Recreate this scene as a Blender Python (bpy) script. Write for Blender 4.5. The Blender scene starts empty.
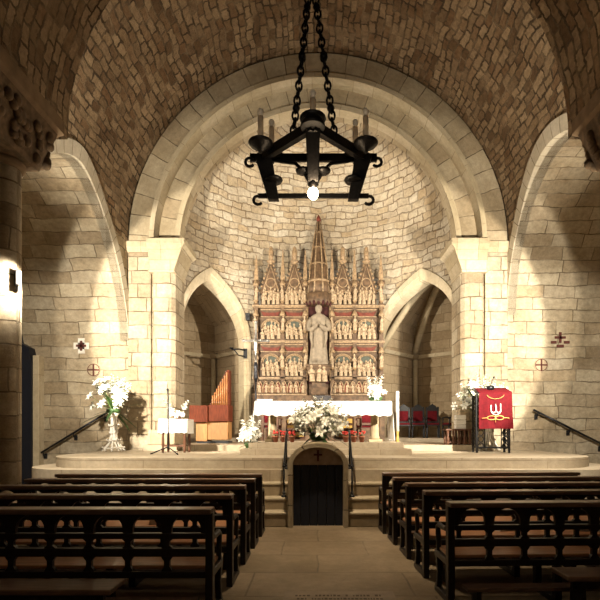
import bpy, bmesh, math, random
from mathutils import Vector, Matrix, Euler
PI = math.pi
R = math.radians
sc = bpy.context.scene
C = sc.collection
rng = random.Random(7)

# ------------------------------------------------------------------ mesh builder
class MB:
    def __init__(s):
        s.v = []; s.f = []; s.uv = []; s.sm = []
    def face(s, pts, uv=None, smooth=False):
        i = len(s.v); s.v += [tuple(p) for p in pts]
        s.f.append(tuple(range(i, i + len(pts)))); s.uv.append(uv); s.sm.append(smooth)
    def grid(s, P, UV=None, smooth=True, flip=False, wrap=False):
        n, m = len(P), len(P[0]); b = len(s.v)
        for row in P: s.v += [tuple(p) for p in row]
        for i in range(n - 1):
            for j in range(m if wrap else m - 1):
                k = (j + 1) % m
                q = [(i, j), (i, k), (i + 1, k), (i + 1, j)]
                if flip: q.reverse()
                s.f.append(tuple(b + a * m + c for a, c in q))
                s.uv.append([UV[a][c] for a, c in q] if UV else None); s.sm.append(smooth)
    def hexa(s, p):
        """eight corners: bottom ring then top ring, counter-clockwise from above"""
        for q in ((3, 2, 1, 0), (4, 5, 6, 7), (0, 1, 5, 4), (1, 2, 6, 5), (2, 3, 7, 6), (3, 0, 4, 7)):
            pts = [Vector(p[i]) for i in q]
            n = (pts[1] - pts[0]).cross(pts[2] - pts[0])
            ax = max(range(3), key=lambda a: abs(n[a]))
            a, b = ((1, 2), (0, 2), (0, 1))[ax]
            s.face(pts, [(t[a], t[b]) for t in pts])
    def box(s, x0, y0, z0, x1, y1, z1, t=None):
        p = [(x0, y0, z0), (x1, y0, z0), (x1, y1, z0), (x0, y1, z0), (x0, y0, z1), (x1, y0, z1), (x1, y1, z1), (x0, y1, z1)]
        if t: p = [t @ Vector(q) for q in p]
        s.hexa(p)
    def frus(s, a, za, b, zb):
        s.hexa([(a[0], a[1], za), (a[2], a[1], za), (a[2], a[3], za), (a[0], a[3], za),
                (b[0], b[1], zb), (b[2], b[1], zb), (b[2], b[3], zb), (b[0], b[3], zb)])
    def prism(s, poly, a, b, axis='z', t=None):
        """extrude a simple convex-ish polygon; axis y: poly is (x,z); x: (y,z); z: (x,y)"""
        def P(q, d):
            v = {'z': (q[0], q[1], d), 'y': (q[0], d, q[1]), 'x': (d, q[0], q[1])}[axis]
            return t @ Vector(v) if t else Vector(v)
        A = [P(q, a) for q in poly]; B = [P(q, b) for q in poly]
        s.face(A[::-1], [tuple(q) for q in poly][::-1]); s.face(B, [tuple(q) for q in poly])
        L = 0
        for i in range(len(poly)):
            j = (i + 1) % len(poly); d = math.dist(poly[i], poly[j])
            s.face([A[i], A[j], B[j], B[i]], [(L, a), (L + d, a), (L + d, b), (L, b)]); L += d
    def tube(s, pts, r, n=8, cap=True, flat=1.0, uvs=False):
        pts = [Vector(p) for p in pts]; rows = []; UV = []; L = 0
        up = None
        for i, p in enumerate(pts):
            d = (pts[min(i + 1, len(pts) - 1)] - pts[max(i - 1, 0)]).normalized()
            if up is None:
                up = Vector((0, 0, 1)) if abs(d.z) < .9 else Vector((0, 1, 0))
            u = (up - d * up.dot(d)).normalized(); w = d.cross(u); up = u
            rr = r[i] if isinstance(r, (list, tuple)) else r
            if i: L += (p - pts[i - 1]).length
            rows.append([p + (u * math.cos(2 * PI * k / n) * flat + w * math.sin(2 * PI * k / n)) * rr for k in range(n)])
            UV.append([(2 * PI * rr * k / n, L) for k in range(n)])
        s.grid(rows, UV if uvs else None, True, True, True)
        if cap:
            s.face(rows[0]); s.face(rows[-1][::-1])
    def lathe(s, prof, c=(0, 0, 0), n=16, flute=0, fl=0.0, uvs=False):
        rows = []; UV = []
        for r, z in prof:
            rows.append([(c[0] + r * (1 + fl * math.cos(flute * 2 * PI * k / n)) * math.cos(2 * PI * k / n), c[1] + r * (1 + fl * math.cos(flute * 2 * PI * k / n)) * math.sin(2 * PI * k / n), c[2] + z) for k in range(n)])
            UV.append([(r * 2 * PI * k / n, z) for k in range(n)])
        s.grid(rows, UV if uvs else None, True, False, True)
        s.face(rows[0][::-1]); s.face(rows[-1])
    def ball(s, c, rx, ry=None, rz=None, n=10, m=7):
        ry = rx if ry is None else ry; rz = rx if rz is None else rz
        s.grid([[(c[0] + rx * math.sin(PI * i / m) * math.cos(2 * PI * k / n), c[1] + ry * math.sin(PI * i / m) * math.sin(2 * PI * k / n), c[2] - rz * math.cos(PI * i / m)) for k in range(n)] for i in range(m + 1)], None, True, False, True)
    def mesh(s, name, mat):
        me = bpy.data.meshes.new(name); me.from_pydata(s.v, [], s.f)
        if any(u for u in s.uv):
            l = me.uv_layers.new(name='UVMap'); k = 0; flat = []
            for u, f in zip(s.uv, s.f):
                for q in (u or [(0, 0)] * len(f)): flat += [q[0], q[1]]
            l.data.foreach_set('uv', flat)
        me.polygons.foreach_set('use_smooth', s.sm)
        for m in (mat if isinstance(mat, (list, tuple)) else [mat]): me.materials.append(m)
        me.update()
        bm = bmesh.new(); bm.from_mesh(me); bmesh.ops.remove_doubles(bm, verts=bm.verts, dist=1e-5)
        bm.to_mesh(me); bm.free()
        return me
    def build(s, name, mat, parent=None, bevel=0, loc=None):
        o = bpy.data.objects.new(name, s.mesh(name, mat)); C.objects.link(o)
        if parent: o.parent = parent
        if loc: o.location = loc
        if bevel:
            b = o.modifiers.new('bevel', 'BEVEL'); b.width = bevel; b.segments = 2; b.limit_method = 'ANGLE'
        return o

def tag(o, label=None, cat=None, group=None, kind=None):
    if label: o['label'] = label
    if cat: o['category'] = cat
    if group: o['group'] = group
    if kind: o['kind'] = kind
    return o
def thing(name, label, cat, loc=(0, 0, 0), rz=0, group=None):
    o = bpy.data.objects.new(name, None); C.objects.link(o)
    o.location = loc; o.rotation_euler = (0, 0, rz); o.empty_display_size = .1
    return tag(o, label, cat, group)
def struct(mb, name, mat, parent=None, bevel=0):
    o = mb.build(name, mat, parent, bevel); o['kind'] = 'structure'; return o
def link(me, name, parent=None, loc=(0, 0, 0), rot=(0, 0, 0), scale=(1, 1, 1)):
    o = bpy.data.objects.new(name, me); C.objects.link(o); o.parent = parent
    o.location = loc; o.rotation_euler = rot; o.scale = scale; return o
def copy_tree(o, parent=None):
    c = o.copy(); C.objects.link(c); c.parent = parent
    for ch in list(o.children): copy_tree(ch, c)
    return c

# ------------------------------------------------------------------ materials
def newmat(name):
    m = bpy.data.materials.new(name); m.use_nodes = True
    nt = m.node_tree; return m, nt, nt.nodes, nt.links, nt.nodes['Principled BSDF']
def ramp(N, stops):
    r = N.new('ShaderNodeValToRGB'); e = r.color_ramp.elements
    while len(e) < len(stops): e.new(.5)
    for x, (p, c) in zip(e, stops): x.position = p; x.color = (*c, 1)
    return r
def math_(N, L, op, a, b):
    n = N.new('ShaderNodeMath'); n.operation = op
    for i, q in enumerate((a, b)):
        if isinstance(q, (int, float)): n.inputs[i].default_value = q
        else: L.new(q, n.inputs[i])
    return n.outputs[0]
def stone(name, bw, bh, cols, mortar=(.16, .11, .06), distort=.05, bump=.6, msize=.012, stain=.35, rough=.85, dist=.03, mfac=.85, wear=.25):
    m, nt, N, L, B = newmat(name)
    uv = N.new('ShaderNodeUVMap'); uv.uv_map = 'UVMap'
    n1 = N.new('ShaderNodeTexNoise'); n1.inputs['Scale'].default_value = 1.3; n1.inputs['Detail'].default_value = 1
    n2 = N.new('ShaderNodeTexNoise'); n2.inputs['Scale'].default_value = 2.2 / bh; n2.inputs['Detail'].default_value = 3
    L.new(uv.outputs[0], n1.inputs['Vector']); L.new(uv.outputs[0], n2.inputs['Vector'])
    def off(n, amt):
        s = N.new('ShaderNodeVectorMath'); s.operation = 'SUBTRACT'; s.inputs[1].default_value = (.5, .5, .5); L.new(n.outputs['Color'], s.inputs[0])
        k = N.new('ShaderNodeVectorMath'); k.operation = 'SCALE'; k.inputs['Scale'].default_value = amt; L.new(s.outputs[0], k.inputs[0]); return k.outputs[0]
    a = N.new('ShaderNodeVectorMath'); a.operation = 'ADD'; L.new(uv.outputs[0], a.inputs[0]); L.new(off(n1, distort * 3), a.inputs[1])
    b = N.new('ShaderNodeVectorMath'); b.operation = 'ADD'; L.new(a.outputs[0], b.inputs[0]); L.new(off(n2, distort), b.inputs[1])
    br = N.new('ShaderNodeTexBrick'); L.new(b.outputs[0], br.inputs['Vector'])
    br.offset = .43; br.squash = 1.45; br.squash_frequency = 3
    br.inputs['Color1'].default_value = (0, 0, 0, 1); br.inputs['Color2'].default_value = (1, 1, 1, 1); br.inputs['Mortar'].default_value = (.5, .5, .5, 1)
    for k, v in (('Scale', 1), ('Mortar Size', msize), ('Mortar Smooth', .35), ('Bias', 0), ('Brick Width', bw), ('Row Height', bh)): br.inputs[k].default_value = v
    rp = ramp(N, [(i / (len(cols) - 1), c) for i, c in enumerate(cols)]); L.new(br.outputs['Color'], rp.inputs[0])
    st = N.new('ShaderNodeTexNoise'); st.inputs['Scale'].default_value = .8; st.inputs['Detail'].default_value = 6; st.inputs['Roughness'].default_value = .65
    L.new(uv.outputs[0], st.inputs['Vector'])
    sr = ramp(N, [(.3, (1 - stain, 1 - stain * 1.1, 1 - stain * 1.25)), (.62, (1, 1, 1))]); L.new(st.outputs['Fac'], sr.inputs[0])
    fi = N.new('ShaderNodeTexNoise'); fi.inputs['Scale'].default_value = 9; fi.inputs['Detail'].default_value = 8; fi.inputs['Roughness'].default_value = .75
    L.new(uv.outputs[0], fi.inputs['Vector'])
    fr = ramp(N, [(.3, (1 - wear,) * 3), (.65, (1, 1, 1))]); L.new(fi.outputs['Fac'], fr.inputs[0])
    def mul(x, y):
        q = N.new('ShaderNodeMix'); q.data_type = 'RGBA'; q.blend_type = 'MULTIPLY'; q.inputs[0].default_value = 1
        L.new(x, q.inputs[6]); L.new(y, q.inputs[7]); return q.outputs[2]
    col = mul(mul(rp.outputs[0], sr.outputs[0]), fr.outputs[0])
    mk = N.new('ShaderNodeMix'); mk.data_type = 'RGBA'
    # joints vary: some open and dark, some flush
    jn = N.new('ShaderNodeTexNoise'); jn.inputs['Scale'].default_value = 2.3; jn.inputs['Detail'].default_value = 2; L.new(uv.outputs[0], jn.inputs['Vector'])
    jr = ramp(N, [(.32, (.35,) * 3), (.58, (1, 1, 1))]); L.new(jn.outputs['Fac'], jr.inputs[0])
    jf = math_(N, L, 'MULTIPLY', br.outputs['Fac'], jr.outputs[0])
    L.new(math_(N, L, 'MULTIPLY', jf, mfac), mk.inputs[0]); L.new(col, mk.inputs[6]); mk.inputs[7].default_value = (*mortar, 1)
    L.new(mk.outputs[2], B.inputs['Base Color']); B.inputs['Roughness'].default_value = rough; B.inputs['Specular IOR Level'].default_value = .2
    h = math_(N, L, 'ADD', math_(N, L, 'MULTIPLY', jf, -1.0), math_(N, L, 'ADD', math_(N, L, 'MULTIPLY', fi.outputs['Fac'], .7), math_(N, L, 'MULTIPLY', br.outputs['Color'], .35)))
    bp = N.new('ShaderNodeBump'); bp.inputs['Strength'].default_value = bump; bp.inputs['Distance'].default_value = dist
    L.new(h, bp.inputs['Height']); L.new(bp.outputs[0], B.inputs['Normal'])
    return m
def mat(name, c, rough=.6, metal=0, var=.25, scale=12, bump=0, stretch=None, spec=.4, c2=None):
    m, nt, N, L, B = newmat(name)
    tc = N.new('ShaderNodeTexCoord'); mp = N.new('ShaderNodeMapping'); L.new(tc.outputs['Object'], mp.inputs[0])
    if stretch: mp.inputs['Scale'].default_value = stretch
    no = N.new('ShaderNodeTexNoise'); no.inputs['Scale'].default_value = scale; no.inputs['Detail'].default_value = 5; L.new(mp.outputs[0], no.inputs['Vector'])
    lo = c2 or tuple(x * (1 - var) for x in c)
    rp = ramp(N, [(.35, lo), (.65, c)]); L.new(no.outputs['Fac'], rp.inputs[0]); L.new(rp.outputs[0], B.inputs['Base Color'])
    B.inputs['Roughness'].default_value = rough; B.inputs['Metallic'].default_value = metal; B.inputs['Specular IOR Level'].default_value = spec
    if bump:
        bp = N.new('ShaderNodeBump'); bp.inputs['Strength'].default_value = bump; bp.inputs['Distance'].default_value = .02
        L.new(no.outputs['Fac'], bp.inputs['Height']); L.new(bp.outputs[0], B.inputs['Normal'])
    return m
def emit(name, c, s):
    m, nt, N, L, B = newmat(name)
    B.inputs['Base Color'].default_value = (*c, 1); B.inputs['Emission Color'].default_value = (*c, 1); B.inputs['Emission Strength'].default_value = s
    return m

CREAM = [(.38, .30, .20), (.55, .46, .325), (.62, .54, .40), (.48, .38, .25), (.57, .50, .38)]
M = {}
M['ashlar'] = stone('ashlar_stone', .78, .315, CREAM, distort=.045, bump=.65, msize=.013, mortar=(.09, .06, .032), stain=.45, wear=.42)
M['pier'] = stone('pier_stone', .56, .36, CREAM, mortar=(.10, .065, .035), distort=.03, bump=.9, msize=.014, stain=.4, wear=.4)
M['voussoir'] = stone('voussoir_stone', .34, .72, [(.42, .33, .21), (.60, .51, .36), (.50, .41, .27), (.62, .54, .39)], mortar=(.08, .055, .03), distort=.035, bump=.8, msize=.012, stain=.4, wear=.3)
M['rim'] = stone('arch_rim_stone', .20, .9, [(.60, .53, .40), (.70, .63, .50)], distort=.03, bump=.6, msize=.010, stain=.2)
M['vault'] = stone('vault_rubble', .30, .17, [(.20, .12, .062), (.40, .28, .165), (.52, .375, .225), (.28, .165, .085), (.45, .32, .185)], mortar=(.03, .018, .01), distort=.085, bump=1.0, msize=.022, stain=.4, dist=.10, wear=.45)
M['sidewall'] = stone('side_wall_rubble', .40, .24, [(.36, .26, .15), (.52, .42, .28), (.44, .33, .2)], mortar=(.10, .07, .04), distort=.07, bump=1.0, msize=.015, stain=.4, dist=.05, wear=.35)
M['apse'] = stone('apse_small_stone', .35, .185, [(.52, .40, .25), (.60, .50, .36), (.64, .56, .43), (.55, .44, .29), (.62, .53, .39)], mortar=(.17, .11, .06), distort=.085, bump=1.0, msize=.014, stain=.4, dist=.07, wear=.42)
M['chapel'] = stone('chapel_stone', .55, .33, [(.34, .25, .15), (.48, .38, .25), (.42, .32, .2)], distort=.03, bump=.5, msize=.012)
M['mould'] = stone('moulded_stone', .55, 3.0, [(.52, .43, .28), (.62, .53, .38)], distort=.01, bump=.35, msize=.006, stain=.3)
M['floor'] = stone('floor_flagstone', 1.1, .75, [(.22, .165, .10), (.29, .22, .14), (.25, .19, .12)], mortar=(.09, .065, .04), distort=.02, bump=.25, msize=.012, stain=.4, rough=.6)
M['dais'] = stone('dais_stone', 1.3, 1.0, [(.46, .38, .275), (.55, .465, .345), (.50, .42, .305)], mortar=(.2, .15, .09), distort=.008, bump=.2, msize=.008, stain=.3, rough=.6)
M['steps'] = stone('step_stone', .62, .6, [(.32, .245, .15), (.41, .325, .21), (.36, .28, .175)], mortar=(.16, .12, .07), distort=.01, bump=.35, msize=.008, stain=.35)
M['tread'] = stone('lit_tread_stone', .9, .9, [(.55, .46, .32), (.62, .53, .38)], mortar=(.2, .15, .09), distort=.008, bump=.2, msize=.006, stain=.25)  # paler than the risers: light on the step tops put into the colour
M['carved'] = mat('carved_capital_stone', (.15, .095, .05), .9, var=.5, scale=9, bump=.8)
M['sidestone'] = mat('pale_disc_stone', (.42, .33, .22), .9, var=.3, scale=9, bump=.3)
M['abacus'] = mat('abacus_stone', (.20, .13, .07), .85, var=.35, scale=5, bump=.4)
M['iron'] = mat('black_wrought_iron', (.012, .011, .011), .45, .6, var=.4, scale=30, bump=.3)
M['pewwood'] = mat('dark_pew_wood', (.013, .0085, .0065), .38, var=.4, scale=8, bump=.12, stretch=(1, 8, 8), spec=.5)
M['topwood'] = mat('worn_rail_wood', (.19, .11, .07), .36, var=.45, scale=6, bump=.1, stretch=(1, 8, 8), spec=.6)
M['seatwood'] = mat('polished_seat_wood', (.45, .21, .095), .35, var=.35, scale=5, bump=.08, stretch=(1, 9, 9), spec=.5)
M['redwood'] = mat('reddish_organ_wood', (.15, .034, .014), .65, var=.4, scale=5, stretch=(6, 6, 1), spec=.15)
M['oak'] = mat('light_organ_wood', (.42, .205, .065), .5, var=.25, scale=5, stretch=(6, 6, 1))
M['brownwood'] = mat('brown_turned_wood', (.12, .05, .025), .5, var=.35, scale=8)
M['pipe'] = mat('organ_pipe_wood', (.42, .17, .06), .4, var=.3, scale=8)
M['cloth'] = mat('white_linen', (.86, .85, .82), .9, var=.06, scale=20, bump=.15)
M['red'] = mat('red_velvet', (.11, .003, .007), .85, var=.3, scale=14, spec=.2)
M['gold'] = mat('gold_embroidery', (.70, .45, .12), .5, var=.2)
M['whitethread'] = mat('white_embroidery', (.85, .75, .65), .8, var=.1)
M['petal'] = mat('white_petals', (.88, .88, .80), .7, var=.07, scale=30)
M['leaf'] = mat('green_leaves', (.06, .13, .035), .5, var=.5, scale=14)
M['stem'] = mat('green_stems', (.16, .26, .07), .6, var=.3)
M['driftwood'] = mat('white_twisted_stand', (.80, .76, .68), .8, var=.2, scale=18, bump=.4)
M['retable'] = mat('gilded_alabaster', (.16, .095, .05), .6, var=.6, scale=7, bump=.5)
M['gilt'] = mat('pale_gilding', (.40, .27, .15), .5, var=.5, scale=16, bump=.4)
M['figure'] = mat('carved_figure_stone', (.50, .37, .235), .7, var=.45, scale=18, bump=.3)
M['rpaint'] = mat('faded_red_paint', (.17, .035, .018), .7, var=.4, scale=10)
M['bpaint'] = mat('faded_green_blue_paint', (.09, .10, .075), .7, var=.35, scale=10)
M['statue'] = mat('pale_statue_stone', (.30, .24, .17), .7, var=.3, scale=9, bump=.3)
M['niche'] = mat('dark_red_niche', (.06, .012, .01), .8, var=.4)
M['navy'] = mat('dark_door_paint', (.006, .008, .016), .55, var=.4, scale=6, stretch=(14, 1, 1))
M['tymp'] = mat('brown_tympanum_stone', (.42, .31, .22), .9, var=.3, scale=10, bump=.3)
M['crossred'] = mat('dark_red_cross_paint', (.11, .03, .022), .8, var=.3)
M['silver'] = mat('tarnished_silver', (.35, .33, .30), .35, .8, var=.4)
M['darkmetal'] = mat('dark_steel', (.03, .03, .035), .35, .7, var=.3)
M['candle'] = mat('ivory_candle_tube', (.75, .6, .42), .6, var=.25)
M['bulb'] = mat('frosted_bulb', (.85, .78, .66), .3, var=.1)
M['lit'] = emit('lit_bulb', (1, .78, .5), 60)
M['lamp'] = emit('lit_floodlight_glass', (1, .93, .8), 45)
M['crosswhite'] = mat('white_cross_inlay', (.75, .70, .62), .8, var=.2)
M['paper'] = mat('white_paper', (.8, .78, .72), .8, var=.1)
M['terracotta'] = mat('terracotta_pot', (.30, .10, .05), .8, var=.3)
M['redflower'] = mat('red_petals', (.45, .03, .02), .7, var=.3)
M['black'] = mat('black_plastic', (.012, .012, .013), .5, var=.2)
M['slab'] = mat('worn_tomb_slab', (.27, .20, .13), .65, var=.3, scale=5, bump=.2)
M['engraved'] = mat('engraved_letters', (.10, .07, .045), .9, var=.2)
# ------------------------------------------------------------------ the place: constants (metres; camera at the origin looking along +Y)
RV, ZS = 5.0, 6.5                    # nave barrel vault radius and springing
YT = 12.6                            # front of the chancel arch
# side arches: centre, half span, springing, rise, roundness
ARCH = {-1: (9.97, 2.63, 3.9, 3.25, 1.65), 1: (10.15, 2.45, 4.6, 3.0, 1.95)}
def arch_z(y, side):
    c, h, s, r, p = ARCH[side]; u = min(1, abs(y - c) / h); return s + r * max(0, 1 - u ** p) ** (1 / p)
def prof(s):                         # height along the wall, then along the vault
    if s <= ZS: return RV, s
    a = (s - ZS) / RV; return RV * math.cos(a), ZS + RV * math.sin(a)
def s_of(z): return z if z <= ZS else ZS + RV * math.asin((z - ZS) / RV)
SC = ZS + RV * PI / 2

mb = MB(); mb.box(-9.4, -4.4, -.2, 9.4, 18.5, 0); struct(mb, 'floor', M['floor'])

def columns(side, lo_clip, hi_clip, n, mb):
    AC, AH = ARCH[side][:2]
    ys = [-4 + (AC - AH + 4) * i / 14 for i in range(15)]; ya = [AC - AH * math.cos(PI * i / 56) for i in range(57)]
    def col(y, s0, s1): return [(y, s0 + (s1 - s0) * i / n) for i in range(n + 1)]
    def emit_cols(cols):
        for a, b in zip(cols, cols[1:]):
            P = [[(side * prof(s)[0], y, prof(s)[1]) for y, s in c] for c in (a, b)]
            mb.grid(P, [[(y + (40 if side > 0 else 0), s) for y, s in c] for c in (a, b)], True, side > 0)
    emit_cols([col(y, lo_clip, hi_clip) for y in ys])
    emit_cols([col(y, min(max(s_of(arch_z(y, side)), lo_clip), hi_clip), hi_clip) for y in ya if True])
for side, nm in ((-1, 'left'), (1, 'right')):
    mb = MB(); columns(side, 0, ZS, 12, mb); struct(mb, 'wall_' + nm, M['sidewall'])
mb = MB(); columns(-1, ZS, SC, 24, mb); columns(1, ZS, SC, 24, mb); struct(mb, 'ceiling', M['vault'])
mb = MB(); mb.box(-5, -4.3, 0, 5, -4, ZS)
mb.prism([(5 * math.cos(PI * i / 24), ZS + 5 * math.sin(PI * i / 24)) for i in range(25)], -4.3, -4, 'y'); struct(mb, 'wall_back', M['sidewall'])

# side arches: rim of thin voussoirs, then the transept barrel running outward
tn = 0
def trim(mb, m, bevel=0):
    global tn; tn += 1; return struct(mb, 'trim_%d' % tn, m, None, bevel)
for side, nm in ((-1, 'left'), (1, 'right')):
    AC, AH, AS, AR, AP = ARCH[side]
    th = [PI * i / 56 for i in range(57)]
    inner = [(AC + AH * math.cos(t), arch_z(AC + AH * math.cos(t), side)) for t in th]
    outer = [(AC + (y - AC) * (1 + .34 / AH), AS + (z - AS) * (1 + .30 / AR)) for y, z in inner]
    outer = [(min(y, YT), z) for y, z in outer]
    L = [0]
    for a, b in zip(inner, inner[1:]): L.append(L[-1] + math.dist(a, b))
    fx = lambda z: side * (prof(s_of(z))[0] - .035)
    mb = MB()
    mb.grid([[(fx(z), y, z) for y, z in outer], [(fx(z), y, z) for y, z in inner], [(side * 5.2, y, z) for y, z in inner]],
            [[(l, 0) for l in L], [(l, .33) for l in L], [(l, .8) for l in L]], False, side < 0)
    mb.grid([[(side * 5.05, y, z) for y, z in outer], [(fx(z), y, z) for y, z in outer]], [[(l, 0) for l in L], [(l, .1) for l in L]], False, side < 0)
    trim(mb, M['rim'])
    cur = [(YT, 0.0), (YT, 1.5), (YT, 3.0), (YT, AS)] + inner[1:-1] + [(AC - AH, AS), (AC - AH, 0)]
    L = [0]
    for a, b in zip(cur, cur[1:]): L.append(L[-1] + math.dist(a, b))
    mb = MB(); xs = [4.98, 6, 7, 8, 9.2]
    mb.grid([[(side * x, y, z) for y, z in cur] for x in xs], [[(x * side, l) for l in L] for x in xs], False, side < 0)
    struct(mb, 'wall_transept_' + nm, M['ashlar'])
    mb = MB(); mb.box(side * 9.2, 7.1, 0, side * 9.4, 13, 8); struct(mb, 'wall_transept_end_' + nm, M['ashlar'])

# chancel arch: two orders, with piers, capitals and abaci
def ring(mb, r0, r1, y0, y1, n=72, zc=ZS):
    A = [PI * i / n for i in range(n + 1)]
    p = lambda r, a, y: (r * math.cos(a), y, zc + r * math.sin(a))
    mb.grid([[p(r1, a, y0) for a in A], [p(r0, a, y0) for a in A]], [[(r0 * a, .7) for a in A], [(r0 * a, .05) for a in A]], False, True)
    mb.grid([[p(r0, a, y0) for a in A], [p(r0, a, y1) for a in A]], [[(r0 * a, y0) for a in A], [(r0 * a, y0 + (y1 - y0)) for a in A]], False, True)
    mb.grid([[p(r0, a, y1) for a in A], [p(r1, a, y1) for a in A]], [[(r0 * a, .05) for a in A], [(r0 * a, .7) for a in A]], False, True)
mb = MB(); ring(mb, 4.38, 4.97, YT, 13.3); trim(mb, M['voussoir'])
mb = MB(); ring(mb, 4.9, 5.2, YT + .10, 13.3); trim(mb, M['vault'])
mb = MB(); ring(mb, 4.30, 4.42, YT - .06, 13.0); trim(mb, M['mould'])
mb = MB(); ring(mb, 3.78, 4.5, 12.95, 13.5); trim(mb, M['voussoir'])
mb = MB(); ring(mb, 3.72, 3.86, 12.88, 13.2); trim(mb, M['mould'])
for s in (-1, 1):
    X = lambda a, b: (min(s * a, s * b), max(s * a, s * b))
    def bx(mb, xa, xb, y0, y1, z0, z1):
        a, b = X(xa, xb); mb.box(a, y0, z0, b, y1, z1)
    mb = MB(); bx(mb, 4.38, 4.985, YT - .02, 13.5, 0, 6.25); trim(mb, M['pier'], .03)
    # engaged shaft of the inner order
    mb = MB(); mb.prism([(s * x, y) for x, y in ((4.4, 12.70), (4.33, 12.66), (4.31, 12.54), (4.26, 12.5), (3.95, 12.5), (3.84, 12.56), (3.76, 12.68), (3.76, 13.5), (4.4, 13.5))][::s], 0, 5.75, 'z'); trim(mb, M['pier'])
    mb = MB(); a, b = X(3.72, 4.42); mb.box(a, 12.44, 1.2, b, 13.5, 1.5); mb.frus((a, 12.44, b, 13.5), 1.5, (min(s * 3.76, s * 4.4), 12.5, max(s * 3.76, s * 4.4), 13.5), 1.58); trim(mb, M['mould'], .02)
    mb = MB(); c = X(3.76, 4.4); d = X(3.55, 4.42); mb.frus((c[0], 12.5, c[1], 13.5), 5.72, (d[0], 12.45, d[1], 13.5), 6.28); bx(mb, 3.73, 4.42, 12.46, 13.5, 5.68, 5.76); trim(mb, M['mould'], .02)
    mb = MB(); e = X(3.45, 4.45); g = X(3.6, 4.45)
    mb.frus((g[0], 12.47, g[1], 13.55), 6.26, (e[0], 12.40, e[1], 13.6), 6.40); mb.box(e[0], 12.40, 6.40, e[1], 13.6, 6.55)
    e = X(4.3, 5.2); g = X(4.36, 5.2)
    mb.frus((g[0], 12.58, g[1], 13.5), 6.24, (e[0], 12.52, e[1], 13.5), 6.36); mb.box(e[0], 12.52, 6.36, e[1], 13.5, 6.52); trim(mb, M['mould'], .02)

# nearer cross arch of the nave, its piers with paired half columns and carved capitals
mb = MB(); ring(mb, 4.25, 5.1, 6.3, 8.15); trim(mb, M['vault'])
for s in (-1, 1):
    def bx(mb, xa, xb, y0, y1, z0, z1): mb.box(min(s * xa, s * xb), y0, z0, max(s * xa, s * xb), y1, z1)
    mb = MB(); bx(mb, 4.94, 6.3, 6.2, 7.82, 0, 6.4); trim(mb, M['pier'], .03)
    for y in (7.5, 6.75):
        mb = MB(); mb.lathe([(.23, .7), (.23, 5.72)], (s * 4.90, y, 0), 24, uvs=True); trim(mb, M['pier'])
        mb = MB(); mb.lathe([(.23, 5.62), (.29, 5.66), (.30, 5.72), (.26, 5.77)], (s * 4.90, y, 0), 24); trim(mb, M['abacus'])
    mb = MB()
    a = (min(s * 4.52, s * 5.1), 6.45, max(s * 4.52, s * 5.1), 7.78); b = (min(s * 4.28, s * 5.1), 6.3, max(s * 4.28, s * 5.1), 7.9)
    mb.frus(a, 5.75, b, 6.42)
    for k in range(26):
        z = rng.uniform(5.85, 6.35); t = (z - 5.75) / .67
        mb.ball((s * (4.50 - .24 * t), rng.uniform(6.45, 7.8), z), .06, .08, .09, 7, 5)
        mb.ball((s * rng.uniform(4.4, 4.95), 7.80 + .1 * t, z), .08, .05, .09, 7, 5)
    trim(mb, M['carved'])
    mb = MB(); mb.frus((min(s * 4.34, s * 5.15), 6.3, max(s * 4.34, s * 5.15), 7.95), 6.4, (min(s * 4.24, s * 5.15), 6.2, max(s * 4.24, s * 5.15), 8.05), 6.5)
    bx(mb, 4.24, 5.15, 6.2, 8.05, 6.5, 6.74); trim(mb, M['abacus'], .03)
    mb = MB(); bx(mb, 4.88, 6.4, 6.1, 7.9, 0, .62); mb.frus((min(s * 4.88, s * 6.4), 6.1, max(s * 4.88, s * 6.4), 7.9), .62, (min(s * 4.92, s * 6.4), 6.2, max(s * 4.92, s * 6.4), 7.85), .72); trim(mb, M['pier'], .02)

# apse: elliptical plan, half dome, a pointed opening on each side
EA, EB, EY = 4.2, 3.0, 13.4
def el(t): return EA * math.cos(t), EY + EB * math.sin(t)
def en(t):
    n = Vector((math.cos(t) / EA, math.sin(t) / EB, 0)); return n.normalized()
NT = 720; ARC = [0]
for i in range(NT): ARC.append(ARC[-1] + math.dist(el(PI * i / NT), el(PI * (i + 1) / NT)))
def arc(t): q = t / PI * NT; i = min(int(q), NT - 1); return ARC[i] + (ARC[i + 1] - ARC[i]) * (q - i)
def t_at(l):
    lo, hi = 0, PI
    for _ in range(40):
        md = (lo + hi) / 2
        if arc(md) < l: lo = md
        else: hi = md
    return lo
OPEN = []
for xa, xb in ((4.1, 2.05), (-2.45, -4.05)):
    la, lb = arc(math.acos(xa / EA)), arc(math.acos(xb / EA)); OPEN.append(((la + lb) / 2, (lb - la) / 2))
OS, OR_ = 4.35, 2.0
def pz(u): return OS + OR_ * math.sqrt(max(0, 4 - (1 + abs(u)) ** 2)) / math.sqrt(3)
ls = set(ARC[::12]) | {ARC[-1]}
for c, h in OPEN:
    ls = {l for l in ls if abs(l - c) > h + .01}
    ls |= {c + h * math.sin(PI * i / 40) for i in range(-20, 21)}
ls = sorted(ls); mb = MB(); NZ = 10
def zlow(l, side):
    for c, h in OPEN:
        u = (l - c) / h
        if abs(u) < 1 - 1e-6: return pz(u)
        if abs(abs(u) - 1) <= 1e-6 and side * u < 0: return OS
    return 1.0
for a, b in zip(ls, ls[1:]):
    P = []; UV = []
    for l, sd in ((a, 1), (b, -1)):
        x, y = el(t_at(l)); z0 = zlow(l, sd)
        zz = [z0 + (ZS - z0) * i / NZ for i in range(NZ + 1)]
        P.append([(x, y, z) for z in zz]); UV.append([(l, z) for z in zz])
    mb.grid(P, UV, True, True)
struct(mb, 'wall_apse', M['apse'])
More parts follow.
